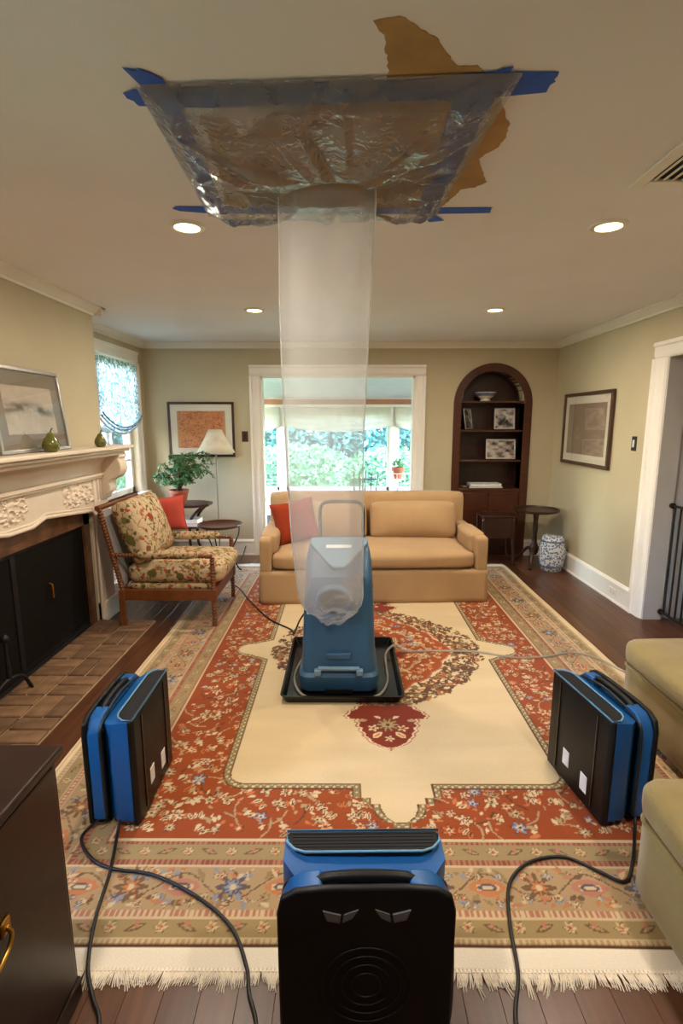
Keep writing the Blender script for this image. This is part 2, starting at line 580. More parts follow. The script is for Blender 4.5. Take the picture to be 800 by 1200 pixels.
m_side = mat('sunroom_paint', (238, 236, 234), 0.7, 0.04)
m_beam = mat('sunroom_beam', (150, 100, 70), 0.6, 0.12, 8)
m_gold = mat('gilt_frame', (150, 116, 66), 0.4, 0.15, 12, metal=0.5)
m_silver = mat('silver_frame', (186, 182, 176), 0.3, 0.08, 20, metal=0.7)
m_mat = mat('picture_mat', (226, 216, 198), 0.85, 0.02)
m_grey = mat('taupe_mat', (132, 122, 106), 0.8, 0.04)
m_grass = mat('lawn', (104, 122, 88), 0.95, 0.25, 6, 0.4, 60)
m_tree = mat('tree_leaf', (24, 80, 74), 0.6, 0.45, 3)
m_hedge = mat('hedge_leaf', (60, 112, 66), 0.6, 0.4, 4)

# ------------------------------------------------------------------ the room shell
XL, XR, YB, YF, ZC = -2.27, 2.40, 5.95, -2.60, 2.44
T = 0.14


def struct(name, mb, m, parent=None, **k):
    o = mb.build(name, m, parent, **k)
    if parent is None: o['kind'] = 'structure'
    return o


floor = struct('floor', MB().box(XL - T, XR + 2.2, YF, 9.0, -0.06, -0.003), m_sub)
floor['label'] = 'dark walnut plank floor under and around the patterned rug'
plank_w = 0.104
k = 0
x = XL
while x < XR + 1.2:
    x1 = min(x + plank_w, XR + 1.3)
    y = 0.35 - random.random() * 0.8
    while y < YB:
        y1 = y + 0.9 + random.random() * 1.3
        if y1 > YB - 0.3: y1 = YB
        hall = x > XR - 0.02
        a, b = (max(y, 2.6), min(y1, 3.95)) if hall else (y, y1)
        # the hearth takes the place of the planks in front of the fire
        runs = [(a, min(b, 1.70)), (max(a, 3.86), b)] if x1 < -1.48 else [(a, b)]
        for a, b in runs:
            if b - a > 0.03:
                MB().chbox(x + 0.0003, x1 - 0.0003, a + 0.0005, b - 0.0005, -0.02, 0.0, 0.0008).build('plank', m_plank, floor)
        y = y1
    x = x1

ceiling = struct('ceiling', MB().box(XL - T, XR + T, YF, YB + 0.14, ZC, ZC + 0.12), m_ceil)

# back wall with the wide sunroom opening and the arched niche
NX0, NX1, NZ = 1.33, 2.045, 2.13   # clear niche
nc, nr = (NX0 + NX1) / 2, (NX1 - NX0) / 2
mb = MB()
mb.box(XL - T, -0.95, YB, YB + T, 0, ZC)
mb.box(-0.95, 0.80, YB, YB + T, 2.075, ZC)
mb.box(0.80, NX0, YB, YB + T, 0, ZC)
mb.box(NX1, XR + T, YB, YB + T, 0, ZC)
N = 24
for i in range(N):
    a, b = NX0 + (NX1 - NX0) * i / N, NX0 + (NX1 - NX0) * (i + 1) / N
    za = NZ - nr + math.sqrt(max(0, nr ** 2 - (a - nc) ** 2))
    zb = NZ - nr + math.sqrt(max(0, nr ** 2 - (b - nc) ** 2))
    mb.prism([(a, za), (b, zb), (b, ZC), (a, ZC)], 'y', YB, YB + T)
wall_back = struct('wall_back', mb, m_wall)

# left wall with two windows either side of the chimney breast
WY = [(4.74, 5.66), (0.15, 1.07)]
WZ0, WZ1 = 0.80, 2.19
mb = MB()
edges = [YF, WY[1][0], WY[1][1], WY[0][0], WY[0][1], YB + T]
mb.box(XL - T, XL, edges[0], edges[1], 0, ZC).box(XL - T, XL, edges[2], edges[3], 0, ZC).box(XL - T, XL, edges[4], edges[5], 0, ZC)
for a, b in WY:
    mb.box(XL - T, XL, a, b, 0, WZ0).box(XL - T, XL, a, b, WZ1, ZC)
struct('wall_left', mb, m_wall)

# right wall with the hall doorway
DY0, DY1, DZ = 3.02, 3.94, 2.04
mb = MB()
mb.box(XR, XR + T, YF, DY0, 0, ZC).box(XR, XR + T, DY1, YB + T, 0, ZC).box(XR, XR + T, DY0, DY1, DZ, ZC)
struct('wall_right', mb, m_wall)
struct('wall_front', MB().box(XL - T, XR + T, YF - T, YF, 0, ZC), m_wall)
mb = MB().box(XR + T, 4.5, DY1 + 0.01, DY1 + 0.13, 0, ZC).box(4.38, 4.5, 1.6, DY1, 0, ZC).box(XR + T, 4.5, 1.5, 1.62, 0, ZC).box(XR + T, 4.5, 1.5, DY1 + 0.13, ZC, ZC + 0.1)
struct('wall_hall', mb, m_hall)

# chimney breast
BX, BY0, BY1 = -1.95, 1.74, 4.15
FY0, FY1 = 2.05, 3.86          # fire opening
mb = MB()
mb.box(XL, BX, FY1 + 0.0, BY1, 0, ZC).box(XL, BX, BY0, FY0, 0, ZC).box(XL, BX, FY0, FY1, 1.0, ZC)
struct('wall_chimney', mb, m_wall)

# crown mouldings
crown = [(0, 0), (0.075, 0), (0.075, -0.012), (0.062, -0.016), (0.045, -0.036), (0.018, -0.052), (0.014, -0.066), (0, -0.066)]
def crown_run(mb, p0, p1, out): mb.sweep(crown, (*p0, ZC), (*p1, ZC), (*out, 0))
mb = MB(); crown_run(mb, (XL, YB), (XR, YB), (0, -1)); struct('trim_1', mb, m_trim, smooth=40, weld=True)
mb = MB(); crown_run(mb, (XR, YF), (XR, YB), (-1, 0)); struct('trim_2', mb, m_trim, smooth=40, weld=True)
mb = MB(); crown_run(mb, (XL, BY1), (XL, YB), (1, 0)); crown_run(mb, (XL, YF), (XL, BY0), (1, 0)); struct('trim_3', mb, m_trim, smooth=40, weld=True)
mb = MB(); crown_run(mb, (BX, BY0 - 0.075), (BX, BY1 + 0.075), (1, 0)); crown_run(mb, (XL, BY1), (BX + 0.075, BY1), (0, 1)); struct('trim_4', mb, m_trim, smooth=40, weld=True)

# baseboards
bb = [(0, 0), (0.03, 0), (0.03, 0.014), (0.018, 0.02), (0.018, 0.15), (0.026, 0.156), (0.026, 0.17), (0.012, 0.188), (0, 0.19)]
mb = MB().sweep(bb, (XR, 4.10, 0), (XR, YB, 0), (-1, 0, 0)); struct('baseboard_right', mb, m_trim, weld=True)
mb = MB().sweep(bb, (XR, YF, 0), (XR, 2.86, 0), (-1, 0, 0)); struct('baseboard_right_near', mb, m_trim, weld=True)
mb = MB()
for a, b in ((XL, -1.07), (0.92, 1.24), (2.135, XR)):
    mb.sweep(bb, (a, YB, 0), (b, YB, 0), (0, -1, 0))
struct('baseboard_back', mb, m_trim, weld=True)
mb = MB().sweep(bb, (XL, BY1, 0), (XL, YB, 0), (1, 0, 0)).sweep(bb, (XL, YF, 0), (XL, BY0, 0), (1, 0, 0)); struct('baseboard_left', mb, m_trim, weld=True)

# casing of the sunroom opening
cas = [(0, 0), (0.012, 0.012), (0.018, 0.03), (0.018, 0.085), (0.03, 0.095), (0.03, 0.12), (0, 0.12)]
def casing(name, x0, x1, zh, y, sgn=-1):
    mb = MB()
    # (out, across): jambs outward from the opening
    for xx, d in ((x0, -1), (x1, 1)):
        mb.sweep([(o, w) for o, w in cas], (xx, y, 0), (xx, y, zh), (0, sgn, 0), (d, 0, 0))
    mb.sweep([(o, w) for o, w in cas], (x0 - 0.12, y, zh), (x1 + 0.12, y, zh), (0, sgn, 0), (0, 0, 1))
    # lining of the opening
    mb.box(x0, x0 + 0.02, y, y + T, 0, zh).box(x1 - 0.02, x1, y, y + T, 0, zh).box(x0, x1, y, y + T, zh - 0.02, zh)
    return struct(name, mb, m_trim)
casing('trim_5', -0.95, 0.80, 2.075, YB)

# casing of the hall doorway
mb = MB()
for yy, d in ((DY0, -1), (DY1, 1)):
    mb.sweep([(o, w * 1.3) for o, w in cas], (XR, yy, 0), (XR, yy, DZ), (-1, 0, 0), (0, d, 0))
mb.sweep([(o, w) for o, w in cas], (XR, DY0 - 0.156, DZ), (XR, DY1 + 0.156, DZ), (-1, 0, 0), (0, 0, 1))
struct('door_1', mb, m_trim)
struct('trim_7', MB().box(XR + 0.002, XR + T + 0.01, DY1 - 0.018, DY1, 0, DZ).box(XR + 0.002, XR + T + 0.01, DY0, DY0 + 0.018, 0, DZ), m_hall)


# ------------------------------------------------------------------ windows of the left wall
def side_window(n, a, b):
    w = thing('window_%d' % n, (XL, (a + b) / 2, WZ0), None, None, kind='structure')
    mb = MB()
    for yy, d in ((a, -1), (b, 1)):
        mb.sweep(cas, (XL, yy, WZ0), (XL, yy, WZ1), (1, 0, 0), (0, d, 0))
    mb.sweep(cas, (XL, a - 0.12, WZ1), (XL, b + 0.12, WZ1), (1, 0, 0), (0, 0, 1))
    mb.build('window_casing', m_trim, w)
    MB().box(XL - 0.10, XL + 0.07, a - 0.15, b + 0.15, WZ0 - 0.03, WZ0).box(XL, XL + 0.02, a - 0.12, b + 0.12, WZ0 - 0.11, WZ0 - 0.03).build('window_sill', m_trim, w, bev=0.006)
    zm = (WZ0 + WZ1) / 2
    for z0, z1, xo in ((WZ0, zm + 0.02, XL - 0.06), (zm - 0.02, WZ1, XL - 0.095)):
        mb = MB()
        mb.box(xo - 0.03, xo, a, a + 0.055, z0, z1).box(xo - 0.03, xo, b - 0.055, b, z0, z1).box(xo - 0.03, xo, a, b, z0, z0 + 0.06).box(xo - 0.03, xo, a, b, z1 - 0.05, z1)
        ym = (a + b) / 2
        mb.box(xo - 0.025, xo - 0.005, ym - 0.012, ym + 0.012, z0, z1).box(xo - 0.025, xo - 0.005, a, b, (z0 + z1) / 2 - 0.012, (z0 + z1) / 2 + 0.012)
        s = mb.build('sash', m_trim, w)
        MB().box(xo - 0.017, xo - 0.013, a + 0.05, b - 0.05, z0 + 0.05, z1 - 0.045).build('pane', m_glass, s)
    return w
side_window(1, *WY[0])
side_window(2, *WY[1])

# ------------------------------------------------------------------ sunroom beyond the back opening
SY = 8.60
SX0, SX1 = -3.2, 3.0
mb = MB()
mb.box(SX0, SX1, SY, SY + 0.12, -0.05, 0.388)                 # low wall under the panes
mb.box(SX0, SX1, SY, SY + 0.12, 1.93, 2.45)
for xa, xb in ((SX0 - 0.12, SX0), (SX1, SX1 + 0.12)):      # unseen sides, opened up to let more daylight into the sunroom
    mb.box(xa, xb, YB + T, SY + 0.12, -0.05, 0.388).box(xa, xb, YB + T, SY + 0.12, 1.764, 2.5)
    for yy in (YB + T, 6.95, 7.75, SY - 0.02):
        mb.box(xa, xb, yy, yy + 0.09, 0.388, 1.764)
struct('wall_sunroom', mb, m_side)
struct('ceiling_sunroom', MB().prism([(YB + T, 2.36), (SY, 1.95), (SY, 2.07), (YB + T, 2.48)], 'x', SX0 - 0.1, SX1 + 0.1), m_side)
struct('trim_6', MB().box(SX0, SX1, SY - 0.03, SY + 0.02, 1.846, 1.93), m_beam)
win3 = thing('window_3', (0, SY, 0.388), None, None, kind='structure')
MB().box(SX0, SX1, SY - 0.10, SY + 0.12, 0.388, 0.42).build('window_sill', m_trim, win3)
MB().box(SX0, SX1, SY, SY + 0.12, 1.764, 1.846).build('window_head', m_trim, win3)
posts = [-3.14, -1.92, -1.03, 0.82, 1.90, 2.94]
for i, px in enumerate(posts):
    MB().box(px - 0.055, px + 0.055, SY - 0.02, SY + 0.12, 0.42, 1.764).build('post', m_trim, win3)
for i in range(len(posts) - 1):
    a, b = posts[i] + 0.055, posts[i + 1] - 0.055
    mb = MB()
    mb.box(a, a + 0.045, SY + 0.03, SY + 0.07, 0.42, 1.764).box(b - 0.045, b, SY + 0.03, SY + 0.07, 0.42, 1.764)
    mb.box(a, b, SY + 0.03, SY + 0.07, 0.42, 0.48).box(a, b, SY + 0.03, SY + 0.07, 1.70, 1.764)
    s = mb.build('sash', m_trim, win3)
    MB().box(a + 0.04, b - 0.04, SY + 0.048, SY + 0.052, 0.47, 1.71).build('pane', m_glass, s)
# roman shades gathered at the top of the sunroom windows
names = ['leftmost sunroom window', 'sunroom window left of the plastic duct', 'middle sunroom window behind the plastic duct', 'sunroom window behind the potted plant', 'rightmost sunroom window']
for i in range(len(posts) - 1):
    a, b = posts[i] + 0.02, posts[i + 1] - 0.02
    u = np.linspace(0, 1, 24); v = np.linspace(0, 1, 20)
    U, V = np.meshgrid(u, v, indexing='ij')
    drop = 0.30 + 0.10 * np.sin(np.pi * U) ** 0.8
    Z = 1.80 - V * drop
    Yv = SY - 0.05 - 0.03 * np.abs(np.sin(V * np.pi * 3.0)) * V
    P = np.stack([a + (b - a) * U, Yv, Z], -1)
    o = MB().grid(P).build('roman_shade', m_roman, smooth=180, solid=0.004)
    tag(o, 'cream roman shade drawn up in folds over the ' + names[i], 'window shade', 'roman shades in the sunroom')

# garden: lawn, clipped hedge and trees
lawn = MB().box(-30, 30, 8.8, 60, -0.6, -0.3).build('floor_lawn', m_grass)
lawn['kind'] = 'structure'


def leaf_cloud(name, c, size, n, leaf, m, parent=None, seed=1, shape=0.35):
    r = np.random.default_rng(seed)
    d = r.normal(size=(n, 3)); d /= np.linalg.norm(d, axis=1, keepdims=True)
    rad = r.random(n) ** shape
    p = np.array(c) + d * rad[:, None] * np.array(size)
    q = r.normal(size=(n, 3)); q /= np.linalg.norm(q, axis=1, keepdims=True)
    w = np.cross(q, r.normal(size=(n, 3))); w /= np.linalg.norm(w, axis=1, keepdims=True) + 1e-9
    s = leaf * (0.6 + 0.8 * r.random(n))[:, None]
    V = np.stack([p - q * s, p - w * s * 0.45, p + q * s, p + w * s * 0.45], 1).reshape(-1, 3)
    F = np.arange(n * 4).reshape(n, 4)
    me = bpy.data.meshes.new(name)
    me.vertices.add(n * 4); me.vertices.foreach_set('co', V.astype(np.float32).ravel())
    me.loops.add(n * 4); me.loops.foreach_set('vertex_index', F.astype(np.int32).ravel())
    me.polygons.add(n); me.polygons.foreach_set('loop_start', (np.arange(n) * 4).astype(np.int32))
    me.update(calc_edges=True)
    o = bpy.data.objects.new(name, me); COL.objects.link(o); me.materials.append(m)
    if parent is not None: adopt(o, parent)
    return o


hedge_lab = ['left end', 'left middle', 'right middle', 'right end']
for i, hx in enumerate((-4.2, -1.4, 1.4, 4.2)):
    hy = 13.0 + (i % 2) * 1.9
    h = thing('hedge_bush', (hx, hy, -0.3), 'pale green clipped hedge bush at the %s of the garden hedge' % hedge_lab[i], 'bush', 'clipped hedge in the garden')
    leaf_cloud('foliage', (hx, hy, 0.15), (1.75, 0.85, 0.78), 7500, 0.075, m_hedge, h, 30 + i, 0.3)
    MB().tube([(hx, hy, -0.35), (hx, hy, 0.3)], [0.09, 0.04], 7).build('trunk', m_stem, h)
tree_lab = ['far left behind the hedge', 'left of the sunroom view', 'straight behind the duct', 'right of the sunroom view', 'far right behind the hedge']
for i, tx in enumerate((-8.0, -4.1, -0.2, 3.8, 8.0)):
    ty = 18.6 + (i % 2) * 3.6
    h = thing('garden_tree', (tx, ty, -0.3), 'blue green leafy tree %s' % tree_lab[i], 'tree', 'trees behind the garden hedge')
    leaf_cloud('crown', (tx, ty, 2.1), (2.7, 1.5, 2.4), 11000, 0.13, m_tree, h, 50 + i, 0.3)
    MB().tube([(tx, ty, -0.4), (tx + 0.1, ty, 0.8), (tx, ty, 2.2)], [0.22, 0.16, 0.08], 8).build('trunk', m_stem, h)
# trees outside the left wall seen through the near window
for i, (tx, ty) in enumerate(((-8.0, 7.0), (-7.4, 1.0))):
    h = thing('garden_tree', (tx, ty, -0.3), ['leafy tree outside the left window beyond the mantel', 'leafy tree outside the left wall nearest the cabinet'][i], 'tree', 'trees beside the house')
    leaf_cloud('crown', (tx, ty, 1.6), (1.6, 2.2, 1.7), 5000, 0.14, m_tree, h, 70 + i, 0.3)
    MB().tube([(tx, ty, -0.4), (tx, ty, 1.6)], [0.2, 0.1], 8).build('trunk', m_stem, h)
side_lawn = MB().box(-30, XL - T - 0.02, -10, 8.8, -0.6, -0.3).build('floor_side_lawn', m_grass)
side_lawn['kind'] = 'structure'

# ------------------------------------------------------------------ the rug
RX0, RX1, RY0, RY1 = -1.27, 1.73, 1.30, 5.42      # knotted pile
rcx, rcy = (RX0 + RX1) / 2, 3.34
ST = 0.004
ex = 0.045                                        # side binding
gx = np.arange(RX0 - ex, RX1 + ex + 1e-6, ST)
gy = np.arange(RY0 - 0.075, RY1 + 0.075 + 1e-6, ST)
GX, GY = np.meshgrid(gx, gy)                      # [row=y, col=x]
IM = np.zeros(GX.shape + (3,))
c_red, c_dred, c_iv, c_taupe = L3((160, 74, 29)), L3((128, 46, 22)), L3((216, 192, 150)), L3((186, 156, 116))
c_grn, c_cream, c_navy, c_lbl = L3((166, 144, 98)), L3((226, 202, 160)), L3((44, 58, 100)), L3((132, 152, 178))
c_or, c_br, c_rose, c_wht = L3((208, 122, 70)), L3((96, 62, 40)), L3((196, 120, 100)), L3((238, 228, 210))
dxl, dxr, dyf, dyb = GX - RX0, RX1 - GX, GY - RY0, RY1 - GY
D = np.minimum(np.minimum(dxl, dxr), np.minimum(dyf, dyb))
along_x = np.minimum(dyf, dyb) < np.minimum(dxl, dxr)
Sc = np.where(along_x, GX - rcx, GY - rcy)        # distance along the border


def band(a, b, col): IM[(D >= a) & (D < b)] = col
IM[:] = c_red
# background of the field, mottled dye
band(-1, 0, c_wht)
sidebind = (dxl < 0) | (dxr < 0)
IM[sidebind] = c_taupe
IM[sidebind & (np.abs(np.minimum(dxl, dxr) + 0.012) < 0.010)] = c_cream
IM[sidebind & (np.abs(np.minimum(dxl, dxr) + 0.037) < 0.010)] = c_cream
ends = (dyf < 0) | (dyb < 0)
IM[ends] = c_wht
e = np.minimum(dyf, dyb)
IM[ends & (e > -0.008)] = c_br
band(0.0, 0.020, c_cream)
band(0.020, 0.085, c_grn)
band(0.085, 0.112, c_rose * 0.9)
band(0.112, 0.275, c_taupe)
band(0.275, 0.305, c_rose * 0.85)
band(0.305, 0.372, c_grn * 0.95)
band(0.372, 0.392, c_rose * 0.85)
for a, b in ((0.080, 0.086), (0.108, 0.113), (0.272, 0.278), (0.384, 0.394)):
    band(a, b, c_cream)
tooth = (np.sin(Sc * 2 * np.pi / 0.019) > 0.1)
for a, b, cc in ((0.088, 0.107, c_cream), (0.281, 0.303, c_dred), (0.372, 0.383, c_dred), (0.004, 0.017, c_taupe)):
    IM[(D >= a) & (D < b) & tooth] = cc


def stamp(cx, cy, rad, fn):
    i0, i1 = np.searchsorted(gy, cy - rad), np.searchsorted(gy, cy + rad)
    j0, j1 = np.searchsorted(gx, cx - rad), np.searchsorted(gx, cx + rad)
    if i1 <= i0 or j1 <= j0: return
    X, Y = GX[i0:i1, j0:j1] - cx, GY[i0:i1, j0:j1] - cy
    for mask, col in fn(X, Y):
        IM[i0:i1, j0:j1][mask] = col


def rosette(cx, cy, r, n, c1, c2, c3, a0=0.0):
    def f(X, Y):
        q, th = np.hypot(X, Y), np.arctan2(Y, X) + a0
        edge = r * (0.72 + 0.28 * np.cos(n * th))
        return [(q < edge * 1.12, c_br * 0.8), (q < edge, c1), (q < edge * 0.55, c2), (q < r * 0.2, c3)]
    stamp(cx, cy, r * 1.3, f)


def leaf(cx, cy, L, W, ang, c1, c2=None):
    ca, sa = math.cos(ang), math.sin(ang)
    def f(X, Y):
        u, w = X * ca + Y * sa, -X * sa + Y * ca
        t = np.clip(1 - (u / L) ** 2, 0, 1)
        out = [((np.abs(u) < L) & (np.abs(w) < W * t), c1)]
        if c2 is not None: out.append(((np.abs(u) < L * 0.6) & (np.abs(w) < W * 0.35 * t), c2))
        return out
    stamp(cx, cy, L, f)


def vine(pts, w, col):
    pts = [(p.x, p.y) for p in spline([(a, b, 0) for a, b in pts], 14)]
    for a, b in pts:
        stamp(a, b, w * 1.6, lambda X, Y: [(np.hypot(X, Y) < w, col)])


def field_d(x, y): return min(x - RX0, RX1 - x, y - RY0, RY1 - y)

# ivory field outline
half_w, yb = 0.735, 1.34
def ivory_sdf(X, Y):
    """positive inside"""
    ax, ay = np.abs(X - rcx), np.abs(Y - rcy)
    inside = np.minimum(half_w - ax, yb - ay)
    cr = 0.07
    qx, qy = ax - (half_w - cr), ay - (yb - cr)
    rnd = cr - np.hypot(np.maximum(qx, 0), np.maximum(qy, 0))
    inside = np.where((qx > 0) & (qy > 0), rnd, inside)
    # fingers at both ends
    fw = np.where(ay < yb + 0.09, 0.155, np.where(ay < yb + 0.125, 0.115, 0.075 * np.sqrt(np.clip(1 - ((ay - yb - 0.125) / 0.1) ** 2, 0, 1))))
    fing = np.minimum(fw - ax, np.where(ay > yb - 0.2, yb + 0.22 - ay, -1))
    # fingers at both sides
    t = ax - half_w
    sw = np.where(t < 0.11, 0.15 - 0.5 * np.maximum(t, 0), np.where(t < 0.22, 0.085 * np.sqrt(np.clip(1 - ((t - 0.11) / 0.11) ** 2, 0, 1)), -1))
    sid = np.where(ax > half_w - 0.2, np.minimum(sw - ay, half_w + 0.22 - ax), -1)
    return np.maximum(np.maximum(inside, fing), sid)
IV = ivory_sdf(GX, GY)

# flowers of the red field, jittered lattice
infield = lambda x, y: field_d(x, y) > 0.43
flower_cols = [(c_cream, c_or, c_dred), (c_cream, c_grn, c_br), (c_taupe, c_cream, c_br), (c_or, c_cream, c_dred), (c_lbl, c_cream, c_navy), (c_cream, c_dred, c_cream)]
rr = random.Random(3)
cell = 0.068
for iy in range(int(4.2 / cell)):
    for ix in range(int(3.1 / cell)):
        x, y = RX0 + (ix + 0.5 + 0.5 * (iy % 2)) * cell + rr.uniform(-.02, .02), RY0 + (iy + 0.5) * cell + rr.uniform(-.02, .02)
        if not infield(x, y) or ivory_sdf(np.array(x), np.array(y)) > 0.06: continue
        q = rr.random()
        if q < 0.42:
            rosette(x, y, rr.uniform(0.017, 0.034), rr.choice((5, 6, 8)), *rr.choice(flower_cols), a0=rr.random() * 3)
        elif q < 0.8:
            a = rr.random() * 6.28
            for s in (-1, 0, 1):
                leaf(x + s * 0.02 * math.cos(a + 1.57), y + s * 0.02 * math.sin(a + 1.57), rr.uniform(0.016, 0.026), 0.009, a + 0.3 * s, rr.choice((c_cream, c_or, c_taupe, c_cream)), rr.choice((None, c_br)))
        else:
            a = rr.random() * 6.28
            vine([(x - .05 * math.cos(a), y - .05 * math.sin(a)), (x + .015 * math.sin(a), y - .015 * math.cos(a)), (x + .05 * math.cos(a), y + .05 * math.sin(a))], 0.0035, rr.choice((c_br, c_taupe)))
        for s in range(2):
            xa, ya = x + rr.uniform(-.04, .04), y + rr.uniform(-.04, .04)
            if infield(xa, ya):
                leaf(xa, ya, rr.uniform(0.008, 0.015), 0.006, rr.random() * 6.28, rr.choice((c_or, c_cream, c_taupe)))

# main border and guard flowers laid along each side
def border_pt(side, s, d):
    if side == 0: return rcx + s, RY0 + d, 1.57
    if side == 1: return rcx + s, RY1 - d, 4.71
    if side == 2: return RX0 + d, (RY0 + RY1) / 2 + s, 0.0
    return RX1 - d, (RY0 + RY1) / 2 + s, 3.14
for side in range(4):
    half = 1.5 if side < 2 else 2.06
    n = int((half - 0.2) * 2 / 0.17)
    for i in range(n + 1):
        s = -half + 0.2 + (2 * half - 0.4) * i / n
        x, y, a = border_pt(side, s, 0.193)
        k = i % 4
        if k in (0, 2):
            c1 = c_navy if k == 0 else c_br * 1.1
            rosette(x, y, 0.054, 8, c1, c_lbl if k == 0 else c_or, c_cream, a0=a)
            for t in range(4):
                b = a + 0.78 + t * 1.57
                rosette(x + 0.062 * math.cos(b), y + 0.062 * math.sin(b), 0.018, 4, c_lbl if (t + k) % 2 else c_or, c_cream, c_navy)
        else:
            leaf(x, y, 0.066, 0.034, a + 1.57, c_or if k == 1 else c_rose, c_cream)
            leaf(x, y, 0.034, 0.016, a + 1.57, c_navy, c_cream)
            for t in (-1, 1):
                px, py, _ = border_pt(side, s + 0.055 * t, 0.193 + 0.048 * t)
                leaf(px, py, 0.03, 0.011, a + 0.6 * t, c_grn * 0.8, None)
                px, py, _ = border_pt(side, s - 0.055 * t, 0.193 + 0.048 * t)
                rosette(px, py, 0.016, 5, c_or, c_cream, c_br)
        # scrolling vine
        sg = 1 if i % 2 else -1
        pts = [border_pt(side, s + u, 0.193 + sg * 0.052 * math.sin(math.pi * (u + 0.085) / 0.17))[:2] for u in (-0.085, -0.04, 0.0, 0.04, 0.085)]
        vine(pts, 0.003, c_br)
    for d, r_ in ((0.052, 0.020), (0.338, 0.019)):
        n2 = int(half * 2 / 0.085)
        for i in range(n2):
            s = -half + 0.1 + (2 * half - 0.2) * (i + 0.5) / n2
            x, y, a = border_pt(side, s, d)
            if i % 2: rosette(x, y, r_, 6, c_cream, c_or, c_dred)
            else:
                leaf(x, y, 0.034, 0.010, a + 1.57 + (0.35 if i % 4 else -0.35), c_br, c_taupe)
                leaf(x + 0.012 * math.cos(a), y + 0.012 * math.sin(a), 0.016, 0.006, a, c_rose)

for i in range(1500):
    side = rr.choice((0, 1, 2, 3)); half = 1.42 if side < 2 else 1.98
    x, y, a = border_pt(side, rr.uniform(-half, half), rr.choice((0.128, 0.140, 0.155, 0.235, 0.248, 0.260)))
    if rr.random() < 0.3: rosette(x, y, rr.uniform(0.009, 0.016), 5, *rr.choice(flower_cols))
    else: leaf(x, y, rr.uniform(0.010, 0.022), 0.007, a + rr.uniform(-1.6, 1.6), rr.choice((c_grn * 0.75, c_or, c_cream, c_lbl, c_br, c_rose)))
# the ivory field with its narrow guard
guard = (IV > -0.034) & (IV <= 0)
IM[guard] = c_grn * 0.8
IM[(IV > -0.036) & (IV <= -0.030)] = c_br
IM[(IV > -0.005) & (IV <= 0)] = c_br
dots = (np.sin(GX * 2 * np.pi / 0.032) * np.sin(GY * 2 * np.pi / 0.032) > 0.25) & (IV > -0.027) & (IV < -0.008)
IM[dots] = c_cream
IM[IV > 0] = c_iv
# medallion: scalloped red star, pendants, ring of leaf scrolls
mX, mY = GX - rcx, GY - rcy
mq, mth = np.hypot(mX, mY), np.arctan2(mY, mX)
def med_r(th):
    a = np.abs(np.cos(th)); b = np.abs(np.sin(th))
    base = 1.0 / (a / 0.42 + b / 0.56)
    return base * (1.18 + 0.06 * np.abs(np.sin(th * 8))) * (1 + 0.12 * np.sin(2 * th) ** 2)
MR = med_r(mth)
IVn = IV > 0.02
def pend(X, Y):
    ay = np.abs(Y)
    t = (ay - 0.68) / (1.09 - 0.68)
    w = np.where(t < 0.28, 0.10 + 0.10 * np.clip(t, 0, 1) / 0.28 * 1.0, np.where(t < 0.40, 0.205, np.where(t < 0.44, 0.15, 0.15 * np.sqrt(np.clip(1 - ((t - 0.44) / 0.56) ** 1.6, 0, 1)))))
    w = w * (1 + 0.04 * np.sin(ay * 140))
    return np.where((t > 0) & (t < 1), w - np.abs(X), -1)
PD = pend(mX, mY)
for dd, cc in ((0.020, c_rose * 0.75), (0.011, c_cream)):
    IM[IVn & (PD > -dd) & (mq > 0.5)] = cc
IM[IVn & (PD > 0)] = c_dred
IM[IVn & (mq < MR + 0.026)] = c_cream
IM[IVn & (mq < MR + 0.020)] = c_rose * 0.8
IM[IVn & (mq < MR + 0.008)] = c_red
IM[IVn & (mq < MR * 0.72) & (mq > MR * 0.68)] = c_taupe
IM[IVn & (mq < MR * 0.45)] = c_dred
for i in range(430):
    a, q = rr.random() * 6.283, math.sqrt(rr.random()) * 0.95
    r0 = float(med_r(np.array(a))) * q
    x, y = rcx + r0 * math.cos(a), rcy + r0 * math.sin(a)
    if rr.random() < 0.5: rosette(x, y, rr.uniform(0.014, 0.028), 6, *rr.choice(flower_cols))
    else: leaf(x, y, 0.022, 0.009, rr.random() * 6.28, rr.choice((c_cream, c_or, c_taupe)))
for sg in (-1, 1):
    rosette(rcx, rcy + sg * 0.90, 0.058, 10, c_grn, c_taupe, c_br)
    for t in (-1, 1):
        rosette(rcx + t * 0.075, rcy + sg * 0.93, 0.030, 5, c_cream, c_or, c_dred)
        leaf(rcx + t * 0.06, rcy + sg * 0.99, 0.035, 0.018, 0.8 * t * sg, c_cream, c_or)
        leaf(rcx + t * 0.13, rcy + sg * 0.86, 0.030, 0.010, 0.0, c_taupe)
        leaf(rcx + t * 0.05, rcy + sg * 0.83, 0.024, 0.010, 0.6 * t, c_cream)
    rosette(rcx, rcy + sg * 1.02, 0.026, 5, c_cream, c_dred, c_cream)
    rosette(rcx, rcy + sg * 1.10, 0.014, 4, c_rose * 0.8, c_rose, c_dred)
